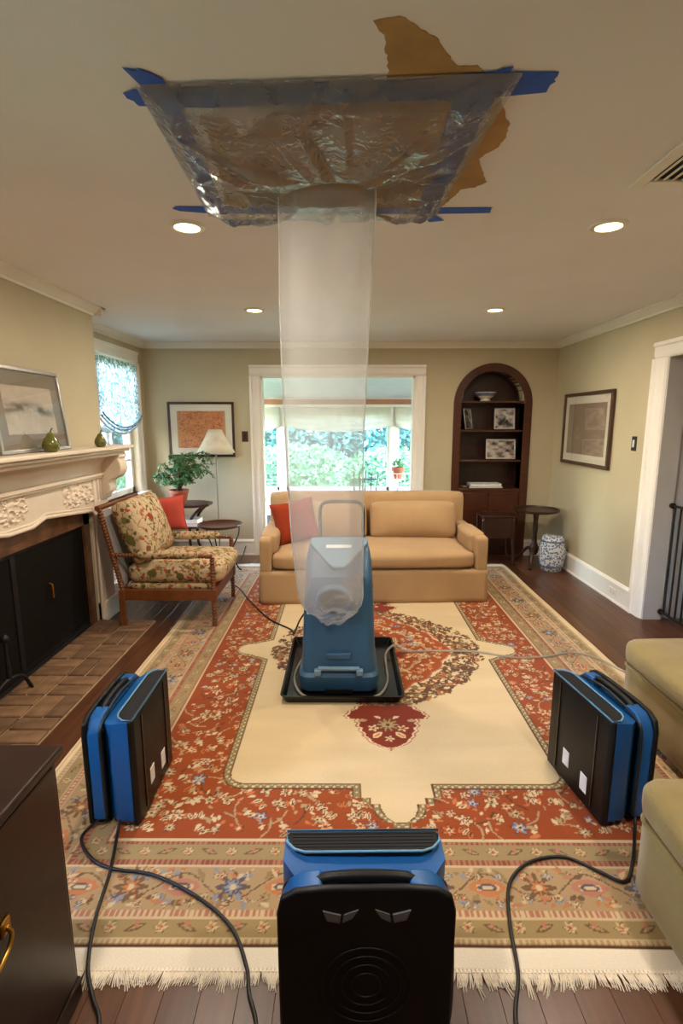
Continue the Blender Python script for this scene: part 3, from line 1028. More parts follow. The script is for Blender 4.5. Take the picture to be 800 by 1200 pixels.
# leaf scrolls between the medallion and its outer diamond
def scroll_ok(a, q):
    out = 0.715 * (0.94 + 0.06 * abs(math.cos(2 * a)))
    r_in = float(med_r(np.array(a))) + 0.035
    return r_in + (out - r_in) * q, out > r_in + 0.02
for i in range(1500):
    a = rr.random() * 6.283; q = rr.random()
    r0, ok = scroll_ok(a, q)
    if not ok: continue
    x, y = rcx + r0 * math.cos(a), rcy + r0 * math.sin(a)
    if ivory_sdf(np.array(x), np.array(y)) < 0.04: continue
    ln = rr.uniform(0.016, 0.034)
    leaf(x, y, ln, ln * 0.36, a + rr.uniform(-1.2, 1.2) + 1.2 * rr.choice((-1, 1)), rr.choice((c_br, c_br * 1.3, c_grn * 0.6, c_br, c_br, c_br * 1.1, c_or * 0.7)), None)
for k in range(24):
    a0 = k * 6.283 / 24
    pts = []
    for t in range(5):
        r0, ok = scroll_ok(a0 + t * 0.05, 0.15 + 0.17 * t)
        pts.append((rcx + r0 * math.cos(a0 + t * 0.05), rcy + r0 * math.sin(a0 + t * 0.05)))
    if ivory_sdf(np.array(pts[-1][0]), np.array(pts[-1][1])) > 0.04: vine(pts, 0.003, c_taupe * 0.7)

# dye variation, the border wool faded towards tan
IM[(D > 0) & (D < 0.392)] = IM[(D > 0) & (D < 0.392)] * 0.78 + c_taupe * 0.22
IM *= np.where(IV > 0, 0.86, np.where(D < 0.0, 0.88, 0.72))[..., None]
IM *= (0.90 + 0.2 * noise2(GX * 2.2, GY * 9.0, 5, 3))[..., None]
# resample to a mesh that is finest near the viewer
ys = np.concatenate([np.arange(gy[0], 2.45, 0.0045), np.arange(2.45, 3.6, 0.0065), np.arange(3.6, gy[-1], 0.011), [gy[-1]]])
xs = np.linspace(gx[0], gx[-1], 640)
ii = np.clip(np.searchsorted(gy, ys), 0, len(gy) - 1)
jj = np.clip(np.searchsorted(gx, xs), 0, len(gx) - 1)
CX, CY = np.meshgrid(xs, ys)
wav = 0.006 * (noise2(CX * 0.0 + CY * 1.7, CX * 0, 9, 2) - 0.5)
edge_f = np.clip(np.abs(CX - rcx) / 1.5, 0, 1) ** 4
PX = CX + wav * edge_f * 3
PY = CY + 0.012 * (noise2(CX * 2.0, CX * 0, 12, 2) - 0.5) * np.clip(np.abs(CY - rcy) / 2.0, 0, 1) ** 6
kil = (CY < RY0) | (CY > RY1)
PZ = 0.011 + 0.0025 * noise2(CX * 1.5, CY * 1.5, 3, 2) - 0.004 * kil
PZ[:, 0] = 0.001; PZ[:, -1] = 0.001; PZ[0] = 0.001; PZ[-1] = 0.001
rug = thing('persian_rug', (rcx, rcy, 0), 'large red and ivory persian style rug with central medallion and fringe', 'rug')
colour_grid('pile', np.stack([PX, PY, PZ], -1), IM[ii][:, jj], m_rug, rug)
MB().box(xs[0] + 0.006, xs[-1] - 0.006, ys[0] + 0.006, ys[-1] - 0.006, 0.0005, 0.006).build('backing', m_fringe, rug)
# knotted fringe at both ends
mb = MB()
for sgn, y0 in ((-1, ys[0]), (1, ys[-1])):
    x = xs[0] + 0.006
    while x < xs[-1] - 0.006:
        n = rr.randint(2, 4)
        L = rr.uniform(0.03, 0.055) * (1.35 if rr.random() < 0.08 else 1)
        lean = rr.uniform(-0.35, 0.35) + 0.25 * math.sin(x * 17)
        for t in range(n):
            xa = x + t * 0.0032
            sp = lean * L + (t - n / 2) * 0.004
            w = 0.0022
            dz = rr.uniform(0, 0.003)
            a0, a1, a2 = y0 - sgn * 0.004, y0 + sgn * L * 0.5, y0 + sgn * L * rr.uniform(0.85, 1.0)
            vs = [(xa - w, a0, .006), (xa + w, a0, .006), (xa + sp * .4 - w, a1, .005 + dz), (xa + sp * .4 + w, a1, .005 + dz), (xa + sp - w * .6, a2, .0015), (xa + sp + w * .6, a2, .0015),
                  (xa, a0, .009), (xa + sp * .4, a1, .008 + dz), (xa + sp, a2, .003)]
            mb._add(vs, [(0, 6, 7, 2), (6, 1, 3, 7), (2, 7, 8, 4), (7, 3, 5, 8)])
        x += n * 0.0032 + rr.uniform(0.0005, 0.002)
fr = mb.build('fringe', m_fringe, rug); fr['kind'] = 'stuff'
mb = MB()
nk = 260
for sgn, y0 in ((-1, ys[0]), (1, ys[-1])):
    for i in range(nk):
        x = xs[0] + 0.01 + (xs[-1] - xs[0] - 0.02) * i / nk
        mb.box(x, x + 0.007, y0 - 0.004, y0 + 0.006, 0.004, 0.010)
kn = mb.build('fringe_knots', m_fringe, rug); kn['kind'] = 'stuff'

# ------------------------------------------------------------------ brick hearth
hearth = thing('hearth', (-1.73, 2.8, 0), 'worn brown brick hearth in basket weave before the fireplace', 'hearth')
HX0, HX1, HY0, HY1 = -1.955, -1.50, 1.70, 3.86
MB().box(HX0, HX1, HY0, HY1, -0.02, 0.006).build('mortar_bed', m_mortar, hearth)
cu = 0.2275
proto = {}
for kind, (w, l) in {'a': (0.101, 0.214), 'b': (0.214, 0.101)}.items():
    me_o = MB().chbox(-w / 2, w / 2, -l / 2, l / 2, 0.0, 0.014, 0.005).build('brick', m_brick)
    proto[kind] = me_o.data
    bpy.data.objects.remove(me_o)
for i in range(2):
    j = 0
    while HY1 - (j + 1) * cu > HY0 - 0.1:
        cx, cy = HX1 - (i + 0.5) * cu, HY1 - (j + 0.5) * cu
        kind = 'a' if (i + j) % 2 else 'b'
        for s in (-1, 1):
            o = bpy.data.objects.new('brick', proto[kind]); COL.objects.link(o)
            o.location = (cx + (s * 0.0568 if kind == 'a' else 0), cy + (s * 0.0568 if kind == 'b' else 0), 0.0045 + rr.uniform(-0.0015, 0.001))
            o.rotation_euler = (rr.uniform(-.012, .012), rr.uniform(-.012, .012), rr.uniform(-.025, .025))
            adopt(o, hearth)
        j += 1

# ------------------------------------------------------------------ fireplace mantel
mant = thing('fireplace_mantel', (BX, 2.95, 0), 'cream carved fireplace mantel with deep shelf and scroll brackets', 'mantel')
mir = lambda y: 5.91 - y
MB().box(BX, -1.70, mir(4.17), 4.17, 1.362, 1.388).build('shelf', m_mantel, mant, bev=0.008, seg=3)
mb = MB().box(BX, -1.725, mir(4.145), 4.145, 1.338, 1.362).box(BX, -1.755, mir(4.115), 4.115, 1.312, 1.338)
mb.build('shelf_moulding', m_mantel, mant, bev=0.008, seg=3)
MB().sweep([(0, 0), (0.055, 0), (0.05, 0.03), (0.06, 0.07), (0.10, 0.115), (0.16, 0.135), (0, 0.135)], (BX, mir(4.02), 1.178), (BX, 4.02, 1.178), (1, 0, 0)).build('cove', m_mantel, mant, smooth=50)
MB().box(BX, -1.875, mir(4.05), 4.05, 1.155, 1.182).box(BX, -1.885, mir(4.05), 4.05, 1.14, 1.155).build('frieze_moulding', m_mantel, mant, bev=0.005)
op = [(FY0, 0.02), (FY0, 0.86), (FY0 + 0.05, 0.905), (2.70, 0.955), (2.84, 0.93), (3.07, 0.93), (3.21, 0.965), (3.81, 0.905), (FY1, 0.86), (FY1, 0.02)]
# frieze panel cut to the opening
mb = MB()
tops = [p for p in op if 0.8 < p[1]]
for (ya, za), (yb_, zb_) in zip(tops[:-1], tops[1:]):
    mb.prism([(ya, za), (yb_, zb_), (yb_, 1.145), (ya, 1.145)], 'x', BX, -1.915)
mb.build('frieze', m_mantel, mant)
MB().tube([(-1.912, y, z) for y, z in op], 0.014, 8).build('opening_bead', m_mantel, mant, smooth=60)
MB().tube([(-1.918, y + (0.02 if y > 2.95 else -0.02), z + (0.02 if z > 0.1 else 0)) for y, z in op], 0.009, 8).build('opening_bead', m_mantel, mant, smooth=60)
for ya, yb_ in ((FY1, 4.08), (mir(4.08), mir(FY1))):
    MB().box(BX, -1.905, ya, yb_, 0, 1.31).build('pilaster', m_mantel, mant, bev=0.004)
    MB().box(BX, -1.885, ya - 0.0, yb_ + 0.02, 0, 0.16).build('plinth', m_mantel, mant, bev=0.006)
    for q in range(3):
        yy = ya + 0.05 + q * 0.045
        MB().box(-1.907, -1.895, yy, yy + 0.018, 0.97, 1.15).build('reed', m_mantel, mant, bev=0.005)


def relief_panel(y0, y1, z0, z1, seed, swirls):
    gy_, gz_ = np.linspace(y0, y1, 90), np.linspace(z0, z1, 50)
    A, B = np.meshgrid(gy_, gz_, indexing='ij')
    h = np.zeros_like(A)
    r_ = random.Random(seed)
    def bump(cy, cz, ry, rz, a, hh):
        u = (A - cy) * math.cos(a) + (B - cz) * math.sin(a); w = -(A - cy) * math.sin(a) + (B - cz) * math.cos(a)
        np.maximum(h, hh * np.clip(1 - (u / ry) ** 2 - (w / rz) ** 2, 0, 1) ** 0.6, out=h)
    for k in range(swirls):
        cy, cz = y0 + (y1 - y0) * (k + 0.5) / swirls, (z0 + z1) / 2 + 0.03 * (-1) ** k
        for t in range(26):
            a = t * 0.42 + k * 2; q = 0.012 + t * 0.0022
            bump(cy + q * math.cos(a), cz + q * math.sin(a), 0.011, 0.007, a + 1.57, 0.017)
        bump(cy, cz, 0.012, 0.012, 0, 0.018)
        for t in range(16):
            a = r_.random() * 6.28; q = 0.05 + r_.random() * 0.03
            bump(cy + q * math.cos(a), cz + q * math.sin(a), 0.022, 0.009, a + r_.uniform(-.8, .8), 0.014)
    h *= np.clip(np.minimum(np.minimum(A - y0, y1 - A), np.minimum(B - z0, z1 - B)) / 0.008, 0, 1)
    P = np.stack([-1.914 + h, A, B], -1)
    return MB().grid(P).build('carved_panel', m_mantel, mant, smooth=180)
relief_panel(3.44, 3.85, 0.965, 1.138, 1, 4)
relief_panel(2.72, 3.04, 0.975, 1.135, 2, 3)
relief_panel(mir(3.84), mir(3.47), 0.975, 1.135, 3, 3)
# scroll brackets under the shelf ends
sc = [(0, 1.33), (0.20, 1.33), (0.205, 1.30), (0.19, 1.28), (0.205, 1.25), (0.212, 1.215), (0.20, 1.17), (0.165, 1.135), (0.12, 1.12), (0.105, 1.09), (0.115, 1.06), (0.10, 1.02), (0.07, 1.0), (0.06, 0.97), (0, 0.95)]
for ya, yb_ in ((3.985, 4.115), (mir(4.115), mir(3.985))):
    MB().prism([(BX + o, z) for o, z in sc], 'y', ya, yb_).build('scroll_bracket', m_mantel, mant, bev=0.008)
# marble slip inside the opening, then the dark fire screen
mb = MB()
mb.box(BX - 0.03, BX - 0.012, FY1 - 0.085, FY1 + 0.0, 0, 0.95).box(BX - 0.03, BX - 0.012, FY0, FY0 + 0.085, 0, 0.95).box(BX - 0.03, BX - 0.012, FY0, FY1, 0.80, 0.99)
mb.build('marble_slip', m_marble, mant)
fbx = thing('firebox', (BX - 0.15, 2.95, 0), 'sooty black firebox inside the cream mantel', 'firebox')
mb = MB().box(XL + 0.001, XL + 0.03, FY0, FY1, 0.0, 1.0).box(XL + 0.03, BX - 0.03, FY0, FY0 + 0.03, 0, 1.0).box(XL + 0.03, BX - 0.03, FY1 - 0.03, FY1, 0, 1.0).box(XL + 0.03, BX - 0.03, FY0, FY1, 0.97, 1.0).box(XL + 0.03, BX - 0.03, FY0, FY1, -0.01, 0.012)
mb.build('lining', m_soot_shade, fbx)
fs = thing('fire_screen', (BX - 0.04, 2.95, 0), 'dark mesh fire screen filling the fireplace opening', 'fire screen')
a, b = FY0 + 0.09, FY1 - 0.09
for ya, yb_ in ((a, (a + b) / 2), ((a + b) / 2, b)):
    p_ = MB().box(BX - 0.05, BX - 0.042, ya + 0.02, yb_ - 0.02, 0.04, 0.775).build('screen_panel', m_screen, fs)
    mb = MB().box(BX - 0.058, BX - 0.034, ya, ya + 0.022, 0.012, 0.80).box(BX - 0.058, BX - 0.034, yb_ - 0.022, yb_, 0.012, 0.80).box(BX - 0.058, BX - 0.034, ya + 0.022, yb_ - 0.022, 0.012, 0.045).box(BX - 0.058, BX - 0.034, ya + 0.022, yb_ - 0.022, 0.77, 0.80)
    mb.build('screen_frame', m_iron, fs)
MB().tube([(BX - 0.034, 3.30, 0.50), (BX - 0.012, 3.30, 0.49), (BX - 0.012, 3.30, 0.40), (BX - 0.034, 3.30, 0.39)], 0.006, 8).build('handle', m_brass, fs)
# iron andiron with a curled foot at the edge of the frame
an = thing('andiron', (-1.86, 2.70, 0.01), 'black wrought iron andiron with arched foot on the brick hearth', 'andiron')
MB().tube(spline([(-1.915, 2.56, 0.012), (-1.90, 2.60, 0.11), (-1.88, 2.68, 0.14), (-1.865, 2.76, 0.11), (-1.855, 2.81, 0.016)], 8), 0.011, 8).build('arched_foot', m_iron, an, smooth=180)
MB().tube(spline([(-1.885, 2.67, 0.14), (-1.885, 2.67, 0.25), (-1.885, 2.67, 0.36)], 5), [0.014] * 5 + [0.010] * 6, 10).lathe([(0.005, 0), (0.022, 0.012), (0.024, 0.03), (0.005, 0.05)], (-1.885, 2.67, 0.355), 12).build('post', m_iron, an, smooth=60)

# pears, leaning picture and gilt frame on the mantel shelf
def pear(x, y, z, s, label):
    t = thing('ceramic_pear', (x, y, z), label, 'ornament', 'green pears on the mantel')
    MB().lathe([(0.012 * s, 0), (0.032 * s, 0.004 * s), (0.043 * s, 0.025 * s), (0.044 * s, 0.042 * s), (0.036 * s, 0.064 * s), (0.024 * s, 0.082 * s), (0.017 * s, 0.096 * s), (0.008 * s, 0.104 * s), (0.001, 0.105 * s)], (x, y, z), 20).build('fruit', m_pear, t, smooth=180)
    MB().tube([(x, y, z + 0.10 * s), (x + 0.004, y + 0.006, z + 0.118 * s), (x + 0.01, y + 0.012, z + 0.128 * s)], [0.004, 0.003, 0.0035], 6).build('stem', m_brown, t, smooth=180)
pear(-1.765, 3.10, 1.388, 1.12, 'larger green glazed ceramic pear standing before the leaning picture')
pear(-1.765, 3.735, 1.388, 0.95, 'smaller green glazed ceramic pear near the window end of the mantel')


def art_grid(name, y_or_x, P_fn, fn, parent, n=(60, 60)):
    u, v = np.linspace(0, 1, n[0]), np.linspace(0, 1, n[1])
    U, V = np.meshgrid(u, v, indexing='ij')
    return colour_grid(name, P_fn(U, V), fn(U, V), m_art, parent)


def mixc(a, b, t): return np.array(a) * (1 - t[..., None]) + np.array(b) * t[..., None]


def framed(name, label, O, ux, uz, out, w, h, fw, fd, fm, matm, mw, artfn, back_gap=0.004):
    """frame with lower-left corner O, width along ux, height along uz, facing out"""
    O, ux, uz, out = Vector(O), Vector(ux), Vector(uz), Vector(out)
    t = thing(name, O + ux * (w / 2), label, 'picture')
    def P(a, b, c): return O + ux * a + uz * b + out * c
    def slab(nm, a0, a1, b0, b1, c0, c1, m_, bev=0):
        mb = MB()
        vs = [P(a, b, c) for c in (c0, c1) for b in (b0, b1) for a in (a0, a1)]
        mb._add(vs, [(0, 2, 3, 1), (4, 5, 7, 6), (0, 1, 5, 4), (2, 6, 7, 3), (0, 4, 6, 2), (1, 3, 7, 5)])
        return mb.build(nm, m_, t, bev=bev)
    slab('frame_rail', 0, w, 0, fw, back_gap, fd, fm, 0.004); slab('frame_rail', 0, w, h - fw, h, back_gap, fd, fm, 0.004)
    slab('frame_stile', 0, fw, fw, h - fw, back_gap, fd, fm, 0.004); slab('frame_stile', w - fw, w, fw, h - fw, back_gap, fd, fm, 0.004)
    slab('mat_board', fw, w - fw, fw, h - fw, back_gap, fd * 0.5, matm)
    a0, a1, b0, b1 = fw + mw, w - fw - mw, fw + mw, h - fw - mw
    U, V = np.meshgrid(np.linspace(0, 1, 70), np.linspace(0, 1, 60), indexing='ij')
    base, vx, vz = np.array(P(a0, b0, fd * 0.5 + 0.002)), np.array(ux) * (a1 - a0), np.array(uz) * (b1 - b0)
    pts = base + U[..., None] * vx + V[..., None] * vz
    colour_grid('artwork', pts, artfn(U, V), m_art, t)
    slab('glazing', fw, w - fw, fw, h - fw, fd * 0.75, fd * 0.75 + 0.002, m_glaze)
    return t


def art_lean(U, V):
    sky = mixc(L3((206, 194, 178)), L3((178, 164, 146)), noise2(U * 5, V * 4, 21, 3))
    yy = V - 0.52 - 0.05 * np.sin(U * 5)
    dark = np.exp(-(yy / 0.11) ** 2) * np.clip(noise2(U * 7, V * 9, 22, 4) * 2.6 - 0.55, 0, 1)
    c = mixc(sky, L3((70, 64, 58)), np.clip(dark, 0, 1))
    drip = (V < 0.5) * np.clip(noise2(U * 16, V * 2, 23, 2) * 2 - 1.05, 0, 1) * np.clip((V - 0.15) * 3, 0, 1)
    return mixc(c, L3((112, 104, 96)), np.clip(drip, 0, 1) * 0.8)


def art_map(U, V):
    c = mixc(L3((214, 150, 104)), L3((190, 112, 76)), noise2(U * 8, V * 6, 31, 3))
    lines = (np.abs(noise2(U * 9, V * 9, 32, 3) - 0.5) < 0.018) | (np.abs(noise2(U * 6, V * 14, 33, 2) - 0.5) < 0.02)
    c = mixc(c, L3((140, 76, 52)), lines * 0.7)
    edge = np.minimum(U, 1 - U) < 0.03
    return mixc(c, L3((190, 160, 120)), edge * 0.8)


def art_grey(U, V):
    c = mixc(L3((160, 138, 118)), L3((136, 118, 100)), noise2(U * 4, V * 4, 41, 3))
    g = np.clip(noise2(U * 7, V * 6, 42, 4) * 2.4 - 1.3, 0, 1)
    return mixc(c, L3((182, 160, 138)), g * 0.8)


lean = 0.10
framed('leaning_picture', 'picture with grey frame and wide taupe mat leaning on the mantel', (-1.852, 2.74, 1.389), (0, 1, 0), (-math.sin(lean), 0, math.cos(lean)), (math.cos(lean), 0, math.sin(lean)), 0.70, 0.49, 0.022, 0.03, m_silver, m_grey, 0.085, art_lean)
framed('wall_picture', 'orange map print in thin black frame behind the lamp', (-2.01, YB, 1.17), (1, 0, 0), (0, 0, 1), (0, -1, 0), 0.755, 0.62, 0.026, 0.03, m_dark, m_mat, 0.075, art_map)
framed('wall_picture', 'grey brown print in brown frame on the wall beside the doorway', (XR, 5.64, 1.135), (0, -1, 0), (0, 0, 1), (-1, 0, 0), 1.01, 0.72, 0.034, 0.035, m_brown, m_mat, 0.075, art_grey)
gf = thing('gilt_frame', (-1.83, 2.66, 1.389), 'gilt edge of a small frame standing at the picture edge on the mantel', 'picture')
MB().box(-1.862, -1.84, 2.50, 2.70, 1.389, 1.52).build('frame', m_gold, gf, bev=0.005)
MB().box(-1.841, -1.838, 2.525, 2.675, 1.41, 1.50).build('photo', m_brown, gf)

# ------------------------------------------------------------------ built-in arched bookcase
bk = thing('built_in_bookcase', (nc, YB, 0), 'dark brown arched built-in bookcase recessed in the back wall', 'bookcase')
ND = 0.30
zs = NZ - nr
def arch_pts(r, n=24): return [(nc + r * math.cos(math.pi * i / n), zs + r * math.sin(math.pi * i / n)) for i in range(n + 1)]
outer = [(nc + nr + 0.085, 0.0)] + arch_pts(nr + 0.085) + [(nc - nr - 0.085, 0.0)]
inner = [(nc + nr, 0.0)] + arch_pts(nr) + [(nc - nr, 0.0)]
mb = MB()
for i in range(len(outer) - 1):
    mb.prism([outer[i], outer[i + 1], inner[i + 1], inner[i]], 'y', YB - 0.022, YB + 0.002)
mb.build('arch_casing', m_mahog, bk)
mb = MB()
for i in range(len(inner) - 1):
    (xa, za), (xb, zb_) = inner[i], inner[i + 1]
    mx_, mz_ = nc, zs
    def off(p): 
        d = Vector((p[0] - nc, max(0, p[1] - zs))); d.normalize(); return (p[0] + d.x * 0.02, p[1] + d.y * 0.02)
    mb.prism([(xa, za), (xb, zb_), off((xb, zb_)), off((xa, za))], 'y', YB, YB + ND)
mb.build('lining', m_dark, bk)
MB().box(NX0 - 0.02, NX1 + 0.02, YB + ND, YB + ND + 0.02, 0, NZ + 0.02).build('back_panel', m_dark, bk)
SH = [1.80, 1.475, 1.132, 0.80]
for z in SH[:3]:
    MB().box(NX0, NX1, YB + 0.005, YB + ND, z - 0.022, z).build('shelf', m_mahog, bk, bev=0.003)
MB().box(NX0, NX1, YB - 0.015, YB + ND, SH[3] - 0.03, SH[3]).build('counter', m_mahog, bk, bev=0.004)
mb = MB().box(NX0, NX1, YB - 0.004, YB + 0.02, 0.10, 0.77)
cab = mb.build('cabinet_front', m_mahog, bk)
for a, b in ((NX0 + 0.02, nc - 0.004), (nc + 0.004, NX1 - 0.02)):
    d_ = MB().box(a, b, YB - 0.02, YB - 0.004, 0.12, 0.75).build('door', m_mahog, bk, bev=0.004)
    kx = b - 0.03 if a < nc - 0.1 else a + 0.03
    MB().lathe([(0.006, 0), (0.013, 0.008), (0.010, 0.018), (0.001, 0.02)], (kx, YB - 0.03, 0.52), 10).build('knob', m_brass, d_, smooth=60)
MB().box(NX0, NX1, YB - 0.004, YB + 0.02, 0.0, 0.10).build('kick_plate', m_dark, bk)

bw = thing('porcelain_bowl', (1.625, 6.04, SH[0]), 'white porcelain bowl with patterned band on the top niche shelf', 'bowl')
MB().lathe([(0.055, 0), (0.058, 0.016), (0.05, 0.022), (0.085, 0.045), (0.115, 0.085), (0.122, 0.10), (0.116, 0.10), (0.10, 0.075), (0.06, 0.04), (0.001, 0.032)], (1.625, 6.04, SH[0] + 0.001), 28).build('bowl_body', m_bowl, bw, smooth=50)
MB().lathe([(0.101, 0.058), (0.1185, 0.090), (0.1195, 0.090), (0.102, 0.058)], (1.625, 6.04, SH[0] + 0.001), 28).build('painted_band', m_bowlband, bw, smooth=60)


def art_photo(seed, warm):
    def f(U, V):
        a = noise2(U * 4, V * 5, seed, 4)
        b = noise2(U * 7 + 3, V * 7, seed + 1, 3)
        c = mixc(L3((44, 42, 40)), L3((196, 190, 180)), np.clip(a * 2.6 - 0.8, 0, 1))
        return mixc(c, L3((168, 116, 88)) if warm else L3((150, 146, 142)), np.clip(b * 2 - 0.9, 0, 1) * 0.8)
    return f


def photo_frame(x0, z, w, h, yaw, label, seed, warm):
    t_ = 0.18
    ux = Vector((math.cos(yaw), math.sin(yaw), 0))
    back = Vector((-math.sin(yaw), math.cos(yaw), 0))
    uz = Vector((0, 0, math.cos(t_))) + back * math.sin(t_)
    out = ux.cross(uz).normalized()
    f = framed('photo_frame', label, (x0, 6.02, z + 0.004), ux, uz, out, w, h, 0.012, 0.014, m_silver, m_mat, 0.004, art_photo(seed, warm), 0.0)
    f['category'] = 'photo frame'; f['group'] = 'photo frames in the niche'
    e = Vector((x0, 6.02, z + 0.004)) + ux * (w / 2)
    MB().bar(e + uz * (h * 0.6), e + back * (h * 0.42) , 0.03, 0.004).build('easel_leg', m_black, f)
photo_frame(1.40, SH[1], 0.15, 0.245, 0.75, 'narrow silver photo frame turned sideways on the second niche shelf', 51, False)
photo_frame(1.735, SH[1], 0.235, 0.245, -0.10, 'grey silver photo frame on the right of the second niche shelf', 54, False)
photo_frame(1.655, SH[2], 0.335, 0.235, -0.12, 'wide silver photo frame with warm picture on the third niche shelf', 57, True)

for i, (w, d, h, z, m_, lab) in enumerate(((0.40, 0.20, 0.022, 0.801, mat('book_cover_dark', (60, 46, 38), 0.5), 'dark covered book lying flat under a white book in the niche'), (0.37, 0.19, 0.028, 0.8235, m_white, 'large white book lying on top in the niche'))):
    t = thing('book', (1.66, 6.04, z), lab, 'book', 'books on the niche counter')
    MB().box(1.66 - w / 2, 1.66 + w / 2, 5.96, 5.96 + d, z, z + 0.003).box(1.66 - w / 2, 1.66 + w / 2, 5.96, 5.96 + d, z + h - 0.003, z + h).box(1.66 - w / 2, 1.66 - w / 2 + 0.004, 5.96, 5.96 + d, z, z + h).build('cover', m_, t)
    MB().box(1.66 - w / 2 + 0.005, 1.66 + w / 2 - 0.005, 5.964, 5.956 + d, z + 0.003, z + h - 0.003).build('pages', m_white, t)
t = thing('small_dish', (1.42, 6.02, 0.801), 'small silver dish on the niche counter left of the books', 'dish')
MB().lathe([(0.03, 0), (0.035, 0.005), (0.052, 0.022), (0.055, 0.026), (0.05, 0.024), (0.001, 0.008)], (1.42, 6.0, 0.801), 18, 1.0, 0.6).build('dish_body', m_silver, t, smooth=50)

# ------------------------------------------------------------------ recessed ceiling lights
def can_light(x, y, label):
    t = thing('recessed_light', (x, y, ZC), label, 'ceiling light', 'recessed ceiling lights')
    MB().lathe([(0.054, -0.002), (0.058, -0.010), (0.078, -0.006), (0.082, -0.001), (0.082, 0.0), (0.054, 0.0)], (x, y, ZC), 32).build('trim_ring', m_trim, t, smooth=50)
    MB().lathe([(0.001, -0.001), (0.054, -0.001), (0.054, -0.0005), (0.001, -0.0005)], (x, y, ZC - 0.003), 28).build('lens', m_lens, t, smooth=50)
    ld = bpy.data.lights.new('lamp', 'AREA'); ld.shape = 'DISK'; ld.size = 0.10
    ld.energy = CAN_POWER; ld.color = CAN_COLOR
    lo = bpy.data.objects.new('lamp', ld); COL.objects.link(lo); lo.location = (x, y, ZC - 0.012)
    adopt(lo, t)
can_light(-0.71, 2.50, 'lit recessed ceiling light just left of the plastic sheet')
can_light(1.19, 2.50, 'lit recessed ceiling light at the right nearest the ceiling vent')
can_light(-0.71, 4.26, 'lit recessed ceiling light in the back row left of the duct')
can_light(1.19, 4.26, 'lit recessed ceiling light in the back row before the niche')
can_light(-0.71, 0.74, 'recessed ceiling light behind the viewer on the cabinet side')
can_light(1.19, 0.74, 'recessed ceiling light behind the viewer on the olive seat side')

# ceiling air register
vt = thing('air_register', (1.24, 1.8, ZC), 'white ceiling air register with dark slots at the right edge', 'vent')
VX0, VX1, VY0, VY1 = 1.06, 1.46, 1.45, 2.10
mb = MB().box(VX0, VX0 + 0.05, VY0, VY1, ZC - 0.012, ZC).box(VX1 - 0.05, VX1, VY0, VY1, ZC - 0.012, ZC).box(VX0 + 0.05, VX1 - 0.05, VY1 - 0.05, VY1, ZC - 0.012, ZC).box(VX0 + 0.05, VX1 - 0.05, VY0, VY0 + 0.05, ZC - 0.012, ZC)
mb.build('frame', m_trim, vt, bev=0.004)
MB().box(VX0 + 0.05, VX1 - 0.05, VY0 + 0.05, VY1 - 0.05, ZC - 0.001, ZC - 0.0002).build('slot_shade', m_soot_shade, vt)  # flat dark sheet painting the shade behind the slats
for i in range(9):
    xx = VX0 + 0.068 + i * 0.033
    MB().bar((xx, VY0 + 0.05, ZC - 0.006), (xx, VY1 - 0.05, ZC - 0.006), 0.009, 0.002, up=(0.2, 0, 0.95)).build('slat', m_trim, vt)

# ------------------------------------------------------------------ opened ceiling, tape, plastic sheet and duct
TORN = [(-0.420, 1.655), (-0.345, 1.660), (-0.316, 1.754), (-0.245, 1.673), (-0.185, 1.628), (-0.102, 1.592), (0.02, 1.555), (0.105, 1.521), (0.112, 1.474), (0.099, 1.395), (0.089, 1.340), (0.063, 1.302), (0.090, 1.287), (0.130, 1.290), (0.165, 1.315), (0.204, 1.346), (0.235, 1.381), (0.255, 1.413), (0.275, 1.446), (0.299, 1.443), (0.331, 1.443), (0.352, 1.465), (0.396, 1.522), (0.462, 1.647), (0.490, 1.699), (0.501, 1.758), (0.493, 1.828), (0.472, 1.860), (0.454, 1.898), (0.472, 1.956), (0.496, 2.012), (0.524, 2.072), (0.491, 2.114), (0.444, 2.135), (0.406, 2.275), (0.347, 2.344), (-0.493, 2.322), (-0.452, 2.047), (-0.424, 1.813)]
rag = []
for i, (a, b) in enumerate(TORN):
    c, d = TORN[(i + 1) % len(TORN)]
    L = math.hypot(c - a, d - b); n = max(1, int(L / 0.012))
    for k in range(n):
        t_ = k / n
        j = 0.0035 if n > 1 else 0
        rag.append((a + (c - a) * t_ + rr.uniform(-j, j), b + (d - b) * t_ + rr.uniform(-j, j)))
MB().prism(rag, 'z', ZC - 0.0016, ZC - 0.0004).build('exposed_brown_patch', m_kraft, ceiling)


def strip(name, pts, z0, z1, label):
    o = MB().prism(pts, 'z', z0, z1).build(name, m_tape)
    return tag(o, label, 'tape', 'blue painters tape around the plastic sheet')
def rag_edge(p, q, n=6, j=0.006):
    return [(p[0] + (q[0] - p[0]) * i / n + rr.uniform(-j, j), p[1] + (q[1] - p[1]) * i / n + rr.uniform(-j, j)) for i in range(1, n)]
strip('tape_strip', [(-0.594, 1.545), (-0.56, 1.53)] + [(-0.30, 1.512), (0.10, 1.495), (0.40, 1.478), (0.433, 1.466), (0.541, 1.466)] + rag_edge((0.541, 1.466), (0.54, 1.547)) + [(0.54, 1.547), (0.36, 1.575), (0.1, 1.585), (-0.372, 1.612), (-0.572, 1.602)] + rag_edge((-0.572, 1.602), (-0.594, 1.545)), ZC - 0.003, ZC - 0.002, 'long blue tape strip along the near edge of the plastic sheet')
strip('tape_strip', [(-0.552, 1.442), (-0.525, 1.455), (-0.512, 1.446), (-0.467, 1.484), (-0.455, 1.58), (-0.497, 2.357), (-0.573, 2.357), (-0.548, 1.553), (-0.53, 1.52)], ZC - 0.0045, ZC - 0.0035, 'blue tape strip along the fireplace side of the plastic sheet')
